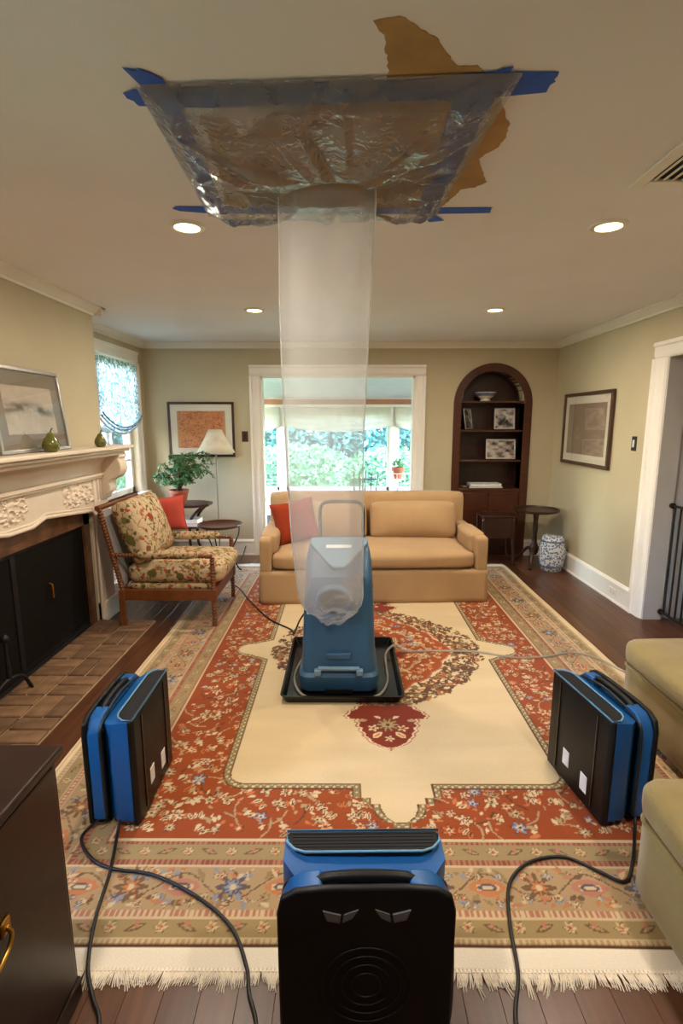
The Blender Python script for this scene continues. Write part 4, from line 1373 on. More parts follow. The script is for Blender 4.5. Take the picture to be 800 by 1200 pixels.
strip('tape_strip', [(0.30, 1.47), (0.379, 1.462), (0.398, 1.450), (0.420, 1.444), (0.412, 1.50), (0.379, 2.362), (0.436, 2.43), (0.373, 2.448), (0.353, 2.40), (0.300, 2.361)], ZC - 0.0045, ZC - 0.0035, 'blue tape strip along the vent side of the plastic sheet')
strip('tape_strip', [(-0.711, 2.300), (-0.69, 2.278), (-0.45, 2.285), (0.376, 2.300), (0.609, 2.297)] + rag_edge((0.609, 2.297), (0.615, 2.352)) + [(0.615, 2.352), (0.376, 2.362), (-0.567, 2.352), (-0.69, 2.325)], ZC - 0.003, ZC - 0.002, 'long blue tape strip along the far edge of the plastic sheet')

DC = np.array([-0.06, 1.985])
quad = np.array([(-0.548, 1.505), (0.452, 1.462), (0.392, 2.392), (-0.580, 2.378)])
nth, nr_ = 480, 64
th = np.linspace(0, 2 * np.pi, nth, endpoint=False)
per = []
for a in th:
    d = np.array([math.cos(a), math.sin(a)])
    best = 9
    for i in range(4):
        p, q = quad[i], quad[(i + 1) % 4]
        e_ = q - p
        den = d[0] * e_[1] - d[1] * e_[0]
        if abs(den) < 1e-9: continue
        t_ = ((p - DC)[0] * e_[1] - (p - DC)[1] * e_[0]) / den
        s_ = ((p - DC)[0] * d[1] - (p - DC)[1] * d[0]) / den
        if t_ > 0 and -1e-6 <= s_ <= 1 + 1e-6: best = min(best, t_)
    per.append(DC + d * best)
per = np.array(per)
inner_ = DC + np.stack([0.17 * np.cos(th), 0.095 * np.sin(th)], -1)
tt = np.linspace(0, 1, nr_)
cr_ = random.Random(11)
CREASES = []
for k in range(46):                                # pull folds fanning out from the duct
    a = cr_.random() * 6.283
    r0, r1 = cr_.uniform(0.13, 0.26), cr_.uniform(0.28, 0.62)
    b = a + cr_.uniform(-0.35, 0.35)
    CREASES.append((DC[0] + r0 * math.cos(a), DC[1] + r0 * 0.7 * math.sin(a), DC[0] + r1 * math.cos(b), DC[1] + r1 * math.sin(b), cr_.uniform(0.015, 0.04), cr_.uniform(0.010, 0.028) * cr_.choice((-1, 1, 1))))
for k in range(26):                                # short crumples along the edges
    x_, y_ = cr_.choice((-0.5, 0.33)) + cr_.uniform(-0.06, 0.06), cr_.uniform(1.52, 2.34)
    CREASES.append((x_, y_, x_ + cr_.uniform(-0.10, 0.10), y_ + cr_.uniform(-0.10, 0.10), cr_.uniform(0.012, 0.03), cr_.uniform(0.006, 0.016)))
for k in range(16):
    x_, y_ = cr_.uniform(-0.5, 0.4), cr_.choice((1.56, 2.3)) + cr_.uniform(-0.05, 0.05)
    CREASES.append((x_, y_, x_ + cr_.uniform(-0.05, 0.05), y_ + cr_.uniform(-0.06, 0.06), cr_.uniform(0.010, 0.02), cr_.uniform(0.003, 0.008)))
SP = np.zeros((nr_, nth, 3))
for i, t_ in enumerate(tt):
    xy = inner_ * (1 - t_) + per * t_
    n1 = noise2(xy[:, 0] * 6 + 5, xy[:, 1] * 6 + 5, 61, 3) - 0.5
    n2_ = np.abs(noise2(xy[:, 0] * 13 + 3, xy[:, 1] * 13 + 8, 64, 2) - 0.5)
    crs = np.zeros(nth)
    for (ax_, ay_, bx_, by_, w_, h_) in CREASES:
        ex_, ey_ = bx_ - ax_, by_ - ay_
        uu = np.clip(((xy[:, 0] - ax_) * ex_ + (xy[:, 1] - ay_) * ey_) / (ex_ ** 2 + ey_ ** 2), 0, 1)
        dd_ = np.hypot(xy[:, 0] - ax_ - uu * ex_, xy[:, 1] - ay_ - uu * ey_)
        crs += h_ * np.clip(1 - dd_ / w_, 0, 1) * np.sin(np.pi * (0.1 + 0.8 * uu))
    sag = 0.010 + 0.050 * (1 - t_) ** 2.2 + 0.024 * math.sin(math.pi * t_)
    free = min(1.0, (1 - t_) * 6)
    z = ZC - 0.0055 - sag * free - free * (crs + 0.030 * n1 + 0.012 * n2_ + 0.016)
    z = np.minimum(z, ZC - 0.0052)
    SP[i, :, :2] = xy
    SP[i, :, 2] = z
sheet = thing('plastic_sheet', (DC[0], DC[1], ZC), 'clear wrinkled plastic sheet taped over the opened brown ceiling', 'plastic sheet')
sh_o = MB().grid(SP, closed_v=True).build('sheet', m_sheet, sheet, smooth=180)

path = spline([(-0.06, 1.985, 2.385), (-0.065, 2.02, 2.28), (-0.078, 2.15, 1.95), (-0.088, 2.34, 1.45), (-0.082, 2.53, 0.95), (-0.072, 2.635, 0.68), (-0.068, 2.672, 0.59), (-0.066, 2.69, 0.535), (-0.06, 2.70, 0.508), (-0.055, 2.715, 0.50)], 12)
wid = [0.170, 0.172, 0.176, 0.180, 0.178, 0.172, 0.165, 0.140, 0.105, 0.075]
dep = [0.095, 0.080, 0.075, 0.080, 0.075, 0.065, 0.055, 0.045, 0.040, 0.035]
nper = 72
TP = []
for i, c in enumerate(path):
    s_ = i / 12; k = min(int(s_), 8); f = s_ - k
    f = f * f * (3 - 2 * f)
    w_, d_ = wid[k] * (1 - f) + wid[k + 1] * f, dep[k] * (1 - f) + dep[k + 1] * f
    tn = (path[min(i + 1, len(path) - 1)] - path[max(i - 1, 0)]).normalized()
    fw_ = Vector((0, -tn.z, tn.y)).normalized()
    if fw_.y > 0: fw_ = -fw_
    ring = []
    for j in range(nper):
        a = 2 * math.pi * j / nper
        u = math.cos(a); v = math.sin(a)
        # lens section with a hard crease at each side and two soft ridges
        vv = math.copysign((1 - u * u) ** 0.9, v)
        rid = 0.003 * math.exp(-((abs(u) - 0.62) / 0.10) ** 2) * (1 if v > 0 else -0.6)
        wr = 0.006 * math.sin(u * 7 + i * 0.05) * (1 if v > 0 else 0.7) + 0.004 * math.sin(i * 0.21 + u * 3)
        if s_ > 6.0: wr += 0.012 * math.sin(u * 11 + i * 0.8) * min(1, (s_ - 6.0))
        edge_w = 1 + 0.015 * math.sin(i * 0.13) + 0.01 * math.sin(i * 0.31)
        p = c + Vector((1, 0, 0)) * (u * w_ * edge_w) + fw_ * (vv * d_ + rid + wr)
        ring.append(p)
    TP.append(ring)
TP = np.array([[tuple(p) for p in r_] for r_ in TP])
duct = thing('plastic_duct', (-0.06, 2.72, 0.5), 'tall clear plastic tube duct hanging from the ceiling sheet to the dehumidifier', 'duct')
MB().grid(TP, closed_v=True).build('duct_tube', m_film, duct, smooth=60)
# pale strips painting the bright highlight down both duct creases
for sg in (0, nper // 2):
    MB().tube([tuple(TP[i, sg]) for i in range(0, len(path) - 20, 2)], 0.0035, 6).build('edge_highlight', m_bright_edge, duct, smooth=180)

# ------------------------------------------------------------------ drip tray and dehumidifier
tr = thing('drip_tray', (0, 3.03, 0.014), 'shallow black plastic drip tray on the rug medallion', 'tray')
mb = MB()
o_, i_ = rrect(0.69, 0.80, 0.03), rrect(0.665, 0.775, 0.025)
lv = [(rrect(0.655, 0.765, 0.03), 0.014), (rrect(0.69, 0.80, 0.035), 0.056), (rrect(0.70, 0.81, 0.035), 0.058), (rrect(0.70, 0.81, 0.035), 0.062), (rrect(0.675, 0.785, 0.03), 0.062), (rrect(0.640, 0.75, 0.03), 0.020)]
A = np.array([[(px - 0.008, py + 3.03, z) for px, py in pl] for pl, z in lv])
mb.grid(A, closed_v=True)
n = A.shape[1]
mb.f.append(tuple(range(5 * n, 6 * n))); mb.f.append(tuple(range(n))[::-1])
mb.build('tray_body', m_blackgloss, tr, smooth=40)

dh = thing('dehumidifier', (-0.03, 2.96, 0.03), 'slate blue portable dehumidifier standing in the black tray under the duct', 'dehumidifier')
def loft(mb, cx, levels, n=6):
    arr = np.array([[(cx + px, cy + py, z) for px, py in rrect(w, d, r, n)] for (w, d, r, cy, z) in levels])
    mb.grid(arr, closed_v=True)
    m_ = arr.shape[1]
    b = len(mb.v) - arr.shape[0] * m_
    mb.f.append(tuple(b + q for q in range(m_))[::-1]); mb.f.append(tuple(b + (arr.shape[0] - 1) * m_ + q for q in range(m_)))
    return mb
loft(MB(), -0.03, [(0.44, 0.46, 0.06, 2.965, 0.034), (0.465, 0.48, 0.065, 2.965, 0.055), (0.465, 0.48, 0.065, 2.965, 0.125), (0.445, 0.455, 0.06, 2.97, 0.142)]).build('base', m_teal, dh, smooth=35)
loft(MB(), -0.03, [(0.435, 0.445, 0.06, 2.972, 0.142), (0.43, 0.44, 0.06, 2.975, 0.18), (0.405, 0.42, 0.055, 2.985, 0.50), (0.392, 0.41, 0.05, 2.99, 0.64), (0.388, 0.40, 0.05, 2.995, 0.70), (0.378, 0.32, 0.05, 3.035, 0.78), (0.36, 0.26, 0.05, 3.06, 0.83), (0.30, 0.18, 0.05, 3.08, 0.852)]).build('body', m_teal, dh, smooth=35)
# control panel: pale shield sloping down the front of the top
sl = Vector((0, -0.77, -0.64)).normalized(); nn = Vector((0, -0.64, 0.77))
org = Vector((-0.03, 2.985, 0.882))
shield = [(-0.165, 0.0), (0.165, 0.0), (0.172, 0.04), (0.06, 0.19), (0.03, 0.215), (-0.03, 0.215), (-0.06, 0.19), (-0.172, 0.04)]
mb = MB(); vs = []
for off in (-0.05, 0.014):
    for a, b in shield: vs.append(org + Vector((1, 0, 0)) * a + sl * b + nn * off)
n = len(shield)
mb._add(vs, [tuple(range(n)), tuple(range(n, 2 * n))[::-1]] + [(i, n + i, n + (i + 1) % n, (i + 1) % n) for i in range(n)])
cp_ = mb.build('control_panel', m_teal2, dh, weld=True, bev=0.006)
MB().bar(org + Vector((-0.075, 0, 0)) + sl * 0.07 + nn * 0.0155, org + Vector((0.075, 0, 0)) + sl * 0.07 + nn * 0.0155, 0.022, 0.003, up=nn).build('display', m_white, cp_)
MB().tube([(-0.15, 3.14, 0.80)] + [(p.x, p.y, p.z) for p in spline([(-0.15, 3.15, 0.90), (-0.15, 3.16, 1.02), (-0.135, 3.165, 1.06), (-0.10, 3.165, 1.075), (-0.015, 3.165, 1.078), (0.07, 3.165, 1.075), (0.105, 3.165, 1.06), (0.12, 3.16, 1.02), (0.12, 3.15, 0.90)], 5)] + [(0.12, 3.14, 0.80)], 0.011, 10).build('push_handle', m_black, dh, smooth=180)
a_ = np.linspace(0, 2 * np.pi, 28, endpoint=False)
ring0 = [(-0.055 + 0.105 * math.cos(t), 2.765, 0.585 + 0.085 * math.sin(t)) for t in a_]
ring1 = [(-0.055 + 0.100 * math.cos(t), 2.715, 0.580 + 0.080 * math.sin(t)) for t in a_]
ring2 = [(-0.055 + 0.090 * math.cos(t), 2.715, 0.580 + 0.070 * math.sin(t)) for t in a_]
ring3 = [(-0.055 + 0.085 * math.cos(t), 2.775, 0.585 + 0.066 * math.sin(t)) for t in a_]
MB().grid(np.array([ring0, ring1, ring2, ring3]), closed_v=True).build('outlet_collar', m_teal, dh, smooth=40)
mb = MB(); mb._add([(-0.055 + 0.088 * math.cos(t), 2.768, 0.585 + 0.07 * math.sin(t)) for t in a_], [tuple(range(28))[::-1]]); mb.build('outlet_mouth', m_soot_shade, dh)  # dark disc painting the shade inside the outlet
MB().box(0.150, 0.1665, 2.83, 3.12, 0.42, 0.66).build('side_intake', m_black, dh, bev=0.006)
for i in range(7):
    MB().box(0.160, 0.170, 2.85, 3.10, 0.44 + i * 0.03, 0.448 + i * 0.03).build('louvre', m_blackgloss, dh)
mb = MB().box(-0.15, 0.09, 2.722, 2.75, 0.165, 0.185).box(-0.17, -0.13, 2.715, 2.75, 0.135, 0.172).box(0.07, 0.11, 2.715, 2.75, 0.135, 0.172)
mb.build('latch', m_teal2, dh, bev=0.006)
MB().box(-0.10, 0.04, 2.735, 2.76, 0.23, 0.265).build('brand_plate', m_teal, dh, bev=0.005)
MB().box(-0.05, -0.025, 2.738, 2.77, 0.462, 0.485).build('clip', m_black, dh, bev=0.004)
MB().box(-0.11, 0.05, 2.715, 2.76, 0.030, 0.052).build('foot', m_black, dh)
for sx in (-0.245, 0.175):
    MB().tube([(sx, 3.14, 0.115), (sx + 0.02, 3.14, 0.115)], 0.085, 18).build('wheel', m_black, dh, smooth=50)
MB().tube(spline([(-0.20, 3.20, 0.40), (-0.30, 3.38, 0.22), (-0.37, 3.55, 0.03), (-0.40, 3.66, 0.02), (-0.60, 3.88, 0.02), (-0.82, 4.28, 0.02), (-0.97, 4.60, 0.02), (-1.08, 4.78, 0.02), (-1.20, 5.12, 0.02), (-1.18, 5.70, 0.02), (-1.16, 5.90, 0.12)], 10), 0.006, 8).build('power_cord', m_cord, dh, smooth=180)
hose = MB().tube(spline([(-0.20, 3.26, 0.09), (-0.28, 3.12, 0.030), (-0.30, 2.88, 0.028), (-0.22, 2.69, 0.028), (-0.03, 2.665, 0.028), (0.18, 2.69, 0.028), (0.26, 2.85, 0.028), (0.27, 3.05, 0.035), (0.28, 3.2, 0.05), (0.345, 3.27, 0.075), (0.42, 3.29, 0.022), (0.686, 3.30, 0.020), (0.911, 3.285, 0.020), (1.138, 3.20, 0.020), (1.353, 3.215, 0.020), (1.552, 3.275, 0.020), (1.683, 3.19, 0.020), (1.80, 2.97, 0.018), (2.05, 2.80, 0.010)], 8), 0.0075, 8).build('drain_hose', m_hose, smooth=180)
tag(hose, 'clear drain hose curled in the tray and running across the rug', 'hose')


# ------------------------------------------------------------------ the three air movers
def air_mover(loc, yaw, label, cords):
    Tm = Matrix.Translation(loc) @ Matrix.Rotation(yaw, 4, 'Z')
    t = thing('air_mover', loc, label, 'air mover', 'blue and black air movers on the rug')
    B = lambda: MB(Tm)
    W = 0.21
    # local: +y faces the blowing side, 0 is the front face
    fp = [(-W + 0.014, 0), (W - 0.014, 0), (W, -0.012), (W, -0.024), (-W, -0.024), (-W, -0.012)]
    B().prism(fp, 'z', 0.006, 0.448).build('front_housing', m_black, t, bev=0.005)
    for sx in (-1, 1):
        B().box(sx * 0.13 - 0.004, sx * 0.13 + 0.004, 0.0, 0.004, 0.03, 0.43).build('front_rib', m_blackgloss, t)
    for sx, z0, z1 in ((-0.075, 0.06, 0.135), (0.055, 0.085, 0.155)):
        B().box(sx - 0.022, sx + 0.022, 0.0, 0.0022, z0, z1).build('sticker', m_white, t)
    # blue middle shell: upright behind the front, its top falling away behind the grille
    sh_p = [(-W, -0.022), (W, -0.022), (W, -0.085), (W - 0.03, -0.118), (W - 0.055, -0.125), (-W + 0.055, -0.125), (-W + 0.03, -0.118), (-W, -0.085)]
    mb = B()
    lv_ = []
    for z in (0.03, 0.425, None):
        lv_.append([(a, b, z if z is not None else 0.446 - max(0, -b - 0.066) * 0.35) for a, b in sh_p])
    mb.grid(np.array(lv_), closed_v=True)
    mb.f.append(tuple(range(8))[::-1]); mb.f.append(tuple(range(16, 24)))
    mb.build('middle_shell', m_blue, t, weld=True, bev=0.005)
    # top grille with pale rim
    gp = [(-W + 0.004, -0.004), (W - 0.004, -0.004), (W - 0.006, -0.040), (W - 0.028, -0.064), (W - 0.055, -0.074), (-W + 0.055, -0.074), (-W + 0.028, -0.064), (-W + 0.006, -0.040)]
    g = B().prism([(a * 0.97, b * 0.97 - 0.002) for a, b in gp], 'z', 0.440, 0.449).build('top_grille', m_soot_shade, t)  # near-black slab painting in the shade of the deep grille well
    for i in range(6):
        y = -0.011 - i * 0.0108
        hw = W - 0.02 if y > -0.045 else W - 0.02 - (abs(y) - 0.045) * 1.1
        B().box(-hw, hw, y - 0.0014, y + 0.0014, 0.449, 0.4505).build('grille_slat', m_soot_shade, g)
    B().tube([(a, b, 0.453) for a, b in gp], 0.0034, 8, closed=True).build('grille_rim', m_bluerim, t, smooth=180)
    # rear shell with two shoulder tabs and a handle gap
    rs = [(-W, 0.035), (W, 0.035), (W, 0.395), (W - 0.02, 0.432), (W - 0.045, 0.452), (W - 0.10, 0.458), (W - 0.115, 0.415), (-W + 0.115, 0.415), (-W + 0.10, 0.458), (-W + 0.045, 0.452), (-W + 0.02, 0.432), (-W, 0.395)]
    B().prism(rs, 'y', -0.178, -0.128).build('rear_shell', m_blue, t, bev=0.006)
    B().prism([(-W + 0.02, 0.04), (W - 0.02, 0.04), (W - 0.02, 0.40), (-W + 0.02, 0.40)], 'y', -0.130, -0.122).build('groove', m_black, t)
    B().tube(spline([(-W + 0.07, -0.150, 0.435), (-0.09, -0.152, 0.455), (0, -0.153, 0.460), (0.09, -0.152, 0.455), (W - 0.07, -0.150, 0.435)], 6), 0.012, 8).build('carry_handle', m_black, t, smooth=180)
    # black rear panel with recess marks and round intake
    bp_ = [(-W - 0.004, 0.02), (W + 0.004, 0.02), (W + 0.006, 0.395), (W - 0.004, 0.438), (W - 0.04, 0.459), (0.09, 0.466), (-0.09, 0.466), (-W + 0.04, 0.459), (-W + 0.004, 0.438), (-W - 0.006, 0.395)]
    rp_ = B().prism(bp_, 'y', -0.195, -0.177).build('rear_panel', m_black, t, bev=0.006)
    for sx in (-1, 1):
        B().prism([(sx * 0.105, 0.408), (sx * 0.095, 0.381), (sx * 0.065, 0.374), (sx * 0.062, 0.396), (sx * 0.085, 0.402)], 'y', -0.199, -0.194).build('grip_mark', m_grip, rp_)
        B().prism([(sx * 0.058, 0.374), (sx * 0.055, 0.396), (sx * 0.02, 0.410), (sx * 0.035, 0.386)], 'y', -0.198, -0.194).build('grip_mark', m_grip, rp_)
    for q in (0.035, 0.06, 0.085, 0.11):
        B().tube([(q * math.cos(x_), -0.196, 0.19 + q * math.sin(x_)) for x_ in np.linspace(0, 2 * np.pi, 36, endpoint=False)], 0.0020, 6, closed=True).build('intake_ring', m_black, rp_, smooth=180)
    for sx in (-0.16, 0.16):
        for sy in (-0.03, -0.17):
            B().box(sx - 0.02, sx + 0.02, sy - 0.015, sy + 0.015, 0.0, 0.036).build('foot', m_black, t)
    # cord wound round the waist groove, then out on the floor
    for pts in cords:
        MB().tube(spline(pts, 10), 0.0058, 8).build('power_cord', m_cord, t, smooth=180)
    hw = W - 0.004
    B().tube(spline([(hw, -0.127, 0.05), (hw + 0.002, -0.127, 0.25), (hw, -0.127, 0.38), (hw - 0.035, -0.13, 0.428), (0, -0.133, 0.452), (-hw + 0.035, -0.13, 0.428), (-hw, -0.127, 0.38), (-hw - 0.002, -0.127, 0.25), (-hw, -0.127, 0.05)], 6), 0.006, 8).build('wound_cord', m_cord, t, smooth=180)
    return t


m_grip = mat('grey_plastic', (92, 88, 84), 0.4)  # lighter grey than the black panel around it
air_mover((-0.795, 1.955, 0.013), R(-90 + 1), 'blue and black air mover on the rug beside the brick hearth',
          [[(-0.93, 1.76, 0.06), (-0.988, 1.735, 0.02), (-0.985, 1.674, 0.019), (-0.90, 1.59, 0.019), (-0.804, 1.552, 0.019), (-0.66, 1.529, 0.019), (-0.489, 1.449, 0.019), (-0.353, 1.347, 0.019), (-0.283, 1.233, 0.016), (-0.262, 1.165, 0.007), (-0.228, 1.083, 0.007), (-0.2, 0.9, 0.007)],
           [(-0.87, 1.75, 0.05), (-0.865, 1.71, 0.02), (-0.818, 1.545, 0.019), (-0.787, 1.373, 0.019), (-0.741, 1.23, 0.016), (-0.69, 1.152, 0.007), (-0.64, 1.081, 0.007), (-0.6, 0.9, 0.007)]])
air_mover((0.972, 1.955, 0.013), R(90 + 8), 'blue and black air mover on the rug between the two olive seats',
          [[(1.14, 1.78, 0.10), (1.13, 1.75, 0.03), (1.032, 1.59, 0.019), (0.961, 1.512, 0.019), (0.89, 1.554, 0.019), (0.794, 1.611, 0.019), (0.663, 1.588, 0.019), (0.566, 1.502, 0.019), (0.522, 1.365, 0.019), (0.498, 1.213, 0.016), (0.455, 1.10, 0.007), (0.43, 0.9, 0.007)]])
air_mover((0.052, 1.235, 0.013), R(1), 'blue and black air mover nearest the viewer seen from behind',
          [[(0.262, 1.10, 0.40), (0.275, 1.09, 0.25), (0.275, 1.08, 0.10), (0.262, 1.05, 0.03), (0.24, 0.95, 0.008), (0.2, 0.8, 0.007)]])

# ------------------------------------------------------------------ sofa
Ts = Matrix.Translation((0.262, 4.275, 0)) @ Matrix.Rotation(R(2.2), 4, 'Z')
sofa = thing('sofa', (0.262, 4.7, 0), 'tan linen two-seat sofa with straight skirt and slim arms', 'sofa')
SB = lambda: MB(Ts)
SB().cushion((0, 0.47, 0.158), (1.95, 0.90, 0.285), 0.02, (0, 0, 0), 8).build('base', m_sofa, sofa, smooth=180, weld=True)
mb = SB()
ux_ = np.linspace(-0.985, 0.985, 60)
arr = np.array([[(u, -0.004 - 0.008 * abs(math.sin(u * 9)) * (1 - z / 0.3) - 0.015 * (1 - z / 0.3), z) for u in ux_] for z in np.linspace(0.016, 0.30, 8)])
mb.grid(arr[::-1])
mb.build('skirt', m_sofa, sofa, smooth=180, solid=0.008)
for sx in (-1, 1):
    arr = np.array([[(sx * (0.985 + 0.012 * (1 - z / 0.3)), v, z) for v in np.linspace(0, 0.90, 20)] for z in np.linspace(0.016, 0.30, 6)])
    SB().grid(arr).build('skirt', m_sofa, sofa, smooth=180, solid=0.008)
SB().cushion((0, 0.83, 0.59), (1.93, 0.19, 0.58), 0.04, (0, 0.01, 0.0), 10).build('backrest', m_sofa, sofa, smooth=180, weld=True)
for sx in (-1, 1):
    SB().cushion((sx * 0.935, 0.44, 0.435), (0.105, 0.90, 0.31), 0.022, (0.006, 0, 0.004), 10).build('arm', m_sofa, sofa, smooth=180, weld=True)
    SB().cushion((sx * 0.915, 0.30, 0.52), (0.145, 0.44, 0.175), 0.028, (0.010, 0.006, 0.006), 10, rot=Matrix.Rotation(R(-sx * 4), 3, 'Y')).build('arm_cover', m_sofa, sofa, smooth=180, weld=True)
SB().cushion((0, 0.355, 0.378), (1.76, 0.72, 0.155), 0.055, (0.0, 0.018, 0.022), 14).build('seat_cushion', m_sofa, sofa, smooth=180, weld=True)
for sx in (-1, 1):
    SB().cushion((sx * 0.435, 0.655, 0.62), (0.83, 0.17, 0.35), 0.05, (0.0, 0.06, 0.012), 14, rot=Matrix.Rotation(R(-14), 3, 'X')).build('back_cushion', m_sofa, sofa, smooth=180, weld=True)


def throw_pillow(name, label, cat, c, size, thick, rot, m_):
    n = 22
    g = np.linspace(-1, 1, n + 1)
    A, B_ = np.meshgrid(g, g, indexing='ij')
    shrink = 1 - 0.10 * (1 - np.abs(A)) * 0  # outline
    X = A * (1 - 0.09 * (1 - B_ ** 2) * np.abs(A) ** 2) * size[0] / 2
    Z = B_ * (1 - 0.09 * (1 - A ** 2) * np.abs(B_) ** 2) * size[1] / 2
    Tt = thick / 2 * ((1 - A ** 4) * (1 - B_ ** 4)) ** 0.55 + 0.002
    Mr = np.array(rot.to_3x3())
    t = thing(name, c, label, cat)
    mb = MB()
    for sg in (1, -1):
        P = np.stack([X, sg * Tt, Z], -1).reshape(-1, 3) @ Mr.T + np.array(c)
        P = P.reshape(n + 1, n + 1, 3)
        mb.grid(P if sg < 0 else P[::-1])
    mb.build('cover', m_, t, smooth=180, weld=True)
    per_ = [(X[i, 0], 0, Z[i, 0]) for i in range(n)] + [(X[n, j], 0, Z[n, j]) for j in range(n)] + [(X[n - i, n], 0, Z[n - i, n]) for i in range(n)] + [(X[0, n - j], 0, Z[0, n - j]) for j in range(n)]
    per_ = [tuple(np.array(p) @ Mr.T + np.array(c)) for p in per_]
    MB().tube(per_, 0.005, 6, closed=True).build('piping', m_, t, smooth=180)
    return t
throw_pillow('throw_pillow', 'rust orange square throw pillow propped at the left end of the tan sofa', 'pillow', (-0.455, 4.69, 0.65), (0.41, 0.40), 0.15, Matrix.Rotation(R(16), 4, 'Z') @ Matrix.Rotation(R(-18), 4, 'X') @ Matrix.Rotation(R(-9), 4, 'Y'), m_rust)

# ------------------------------------------------------------------ bobbin-turned armchair
ac = thing('armchair', (-1.35, 4.09, 0), 'floral armchair with bobbin-turned oak frame beside the fireplace', 'armchair')


def bobbin(mb, p, q, r, pitch=0.024, n=10, plain=0.0):
    p, q = Vector(p), Vector(q)
    L = (q - p).length
    m_ = max(8, int(L / pitch) * 5)
    pts, rs = [], []
    for i in range(m_ + 1):
        t_ = i / m_
        pts.append(p.lerp(q, t_))
        ph = (t_ * L / pitch) % 1.0
        rs.append(r * (0.60 + 0.40 * math.sin(math.pi * ph)) if t_ > plain else r)
    return mb.tube(pts, rs, n)
CY0, CY1 = 3.755, 4.425
for yy in (CY0, CY1):
    bobbin(MB(), (-1.0, yy, 0.305), (-1.0, yy, 0.555), 0.021).build('front_post', m_oak, ac, smooth=60)
    MB().box(-1.025, -0.975, yy - 0.025, yy + 0.025, 0.215, 0.308).build('corner_block', m_oak, ac, bev=0.004)
    bobbin(MB(), (-1.0, yy, 0.012), (-1.0, yy, 0.218), 0.021).build('front_leg', m_oak, ac, smooth=60)
    MB().bar((-1.70, yy, 0.012), (-1.70, yy, 0.30), 0.045, 0.045, up=(0, 1, 0)).build('rear_leg', m_oak, ac, bev=0.004)
    bobbin(MB(), (-1.695, yy, 0.29), (-1.83, yy, 0.94), 0.021).build('back_post', m_oak, ac, smooth=60)
    bobbin(MB(), (-1.755, yy, 0.575), (-1.0, yy, 0.562), 0.018).build('arm_rail', m_oak, ac, smooth=60)
    MB().cushion((-1.33, yy, 0.578), (0.46, 0.070, 0.060), 0.028, (0, 0.0, 0.006), 8).build('arm_pad', m_floral, ac, smooth=180, weld=True)
    MB().bar((-1.70, yy, 0.262), (-1.0, yy, 0.262), 0.03, 0.085).build('seat_rail', m_oak, ac, bev=0.003)
MB().bar((-1.0, CY0, 0.262), (-1.0, CY1, 0.262), 0.03, 0.085).build('seat_rail', m_oak, ac, bev=0.003)
MB().bar((-1.70, CY0, 0.262), (-1.70, CY1, 0.262), 0.03, 0.085).build('seat_rail', m_oak, ac, bev=0.003)
bobbin(MB(), (-1.828, CY0 - 0.03, 0.935), (-1.828, CY1 + 0.03, 0.935), 0.021).build('crest_rail', m_oak, ac, smooth=60)
m_backing = mat('grey_backing_cloth', (140, 134, 130), 0.9, 0.05)
MB().cushion((-1.765, 4.09, 0.61), (0.04, 0.615, 0.60), 0.018, (0.01, 0, 0), 8, rot=Matrix.Rotation(R(-11.8), 3, 'Y')).build('back_panel', m_backing, ac, smooth=180, weld=True)
MB().cushion((-1.345, 4.09, 0.315), (0.66, 0.62, 0.05), 0.02, (0, 0, 0), 6).build('seat_deck', m_floral, ac, smooth=180, weld=True)
MB().cushion((-1.30, 4.09, 0.415), (0.74, 0.615, 0.155), 0.06, (0.012, 0.006, 0.025), 14).build('seat_cushion', m_floral, ac, smooth=180, weld=True)
MB().cushion((-1.615, 4.065, 0.735), (0.15, 0.60, 0.50), 0.05, (0.06, 0.0, 0.0), 14, rot=Matrix.Rotation(R(-19), 3, 'Y')).build('back_cushion', m_floral, ac, smooth=180, weld=True)
throw_pillow('throw_pillow', 'coral red pillow wedged behind the floral back cushion of the armchair', 'pillow', (-1.565, 4.46, 0.765), (0.31, 0.31), 0.11, Matrix.Rotation(R(10), 4, 'Z') @ Matrix.Rotation(R(-4), 4, 'Y'), m_red)

# ------------------------------------------------------------------ round iron table, lamp, plant stand
rt = thing('round_side_table', (-1.275, 5.16, 0), 'small round brown tray table on iron legs behind the armchair', 'table')
MB().lathe([(0.001, 0.0), (0.19, 0.0), (0.215, 0.006), (0.228, 0.026), (0.226, 0.032), (0.215, 0.028), (0.20, 0.014), (0.001, 0.012)], (-1.275, 5.16, 0.505), 36).build('tray_top', m_mahog, rt, smooth=50)
for i in range(3):
    a = i * 2.094 + 0.5
    MB().tube(spline([(-1.275 + 0.20 * math.cos(a), 5.16 + 0.20 * math.sin(a), 0.503), (-1.275 + 0.19 * math.cos(a), 5.16 + 0.19 * math.sin(a), 0.40), (-1.275 + 0.12 * math.cos(a), 5.16 + 0.12 * math.sin(a), 0.24), (-1.275 + 0.17 * math.cos(a), 5.16 + 0.17 * math.sin(a), 0.06), (-1.275 + 0.21 * math.cos(a), 5.16 + 0.21 * math.sin(a), 0.014)], 6), 0.007, 8).build('leg', m_iron, rt, smooth=180)
MB().tube([(-1.275 + 0.12 * math.cos(t), 5.16 + 0.12 * math.sin(t), 0.24) for t in np.linspace(0, 6.283, 24, endpoint=False)], 0.006, 8, closed=True).build('stretcher_ring', m_iron, rt, smooth=180)

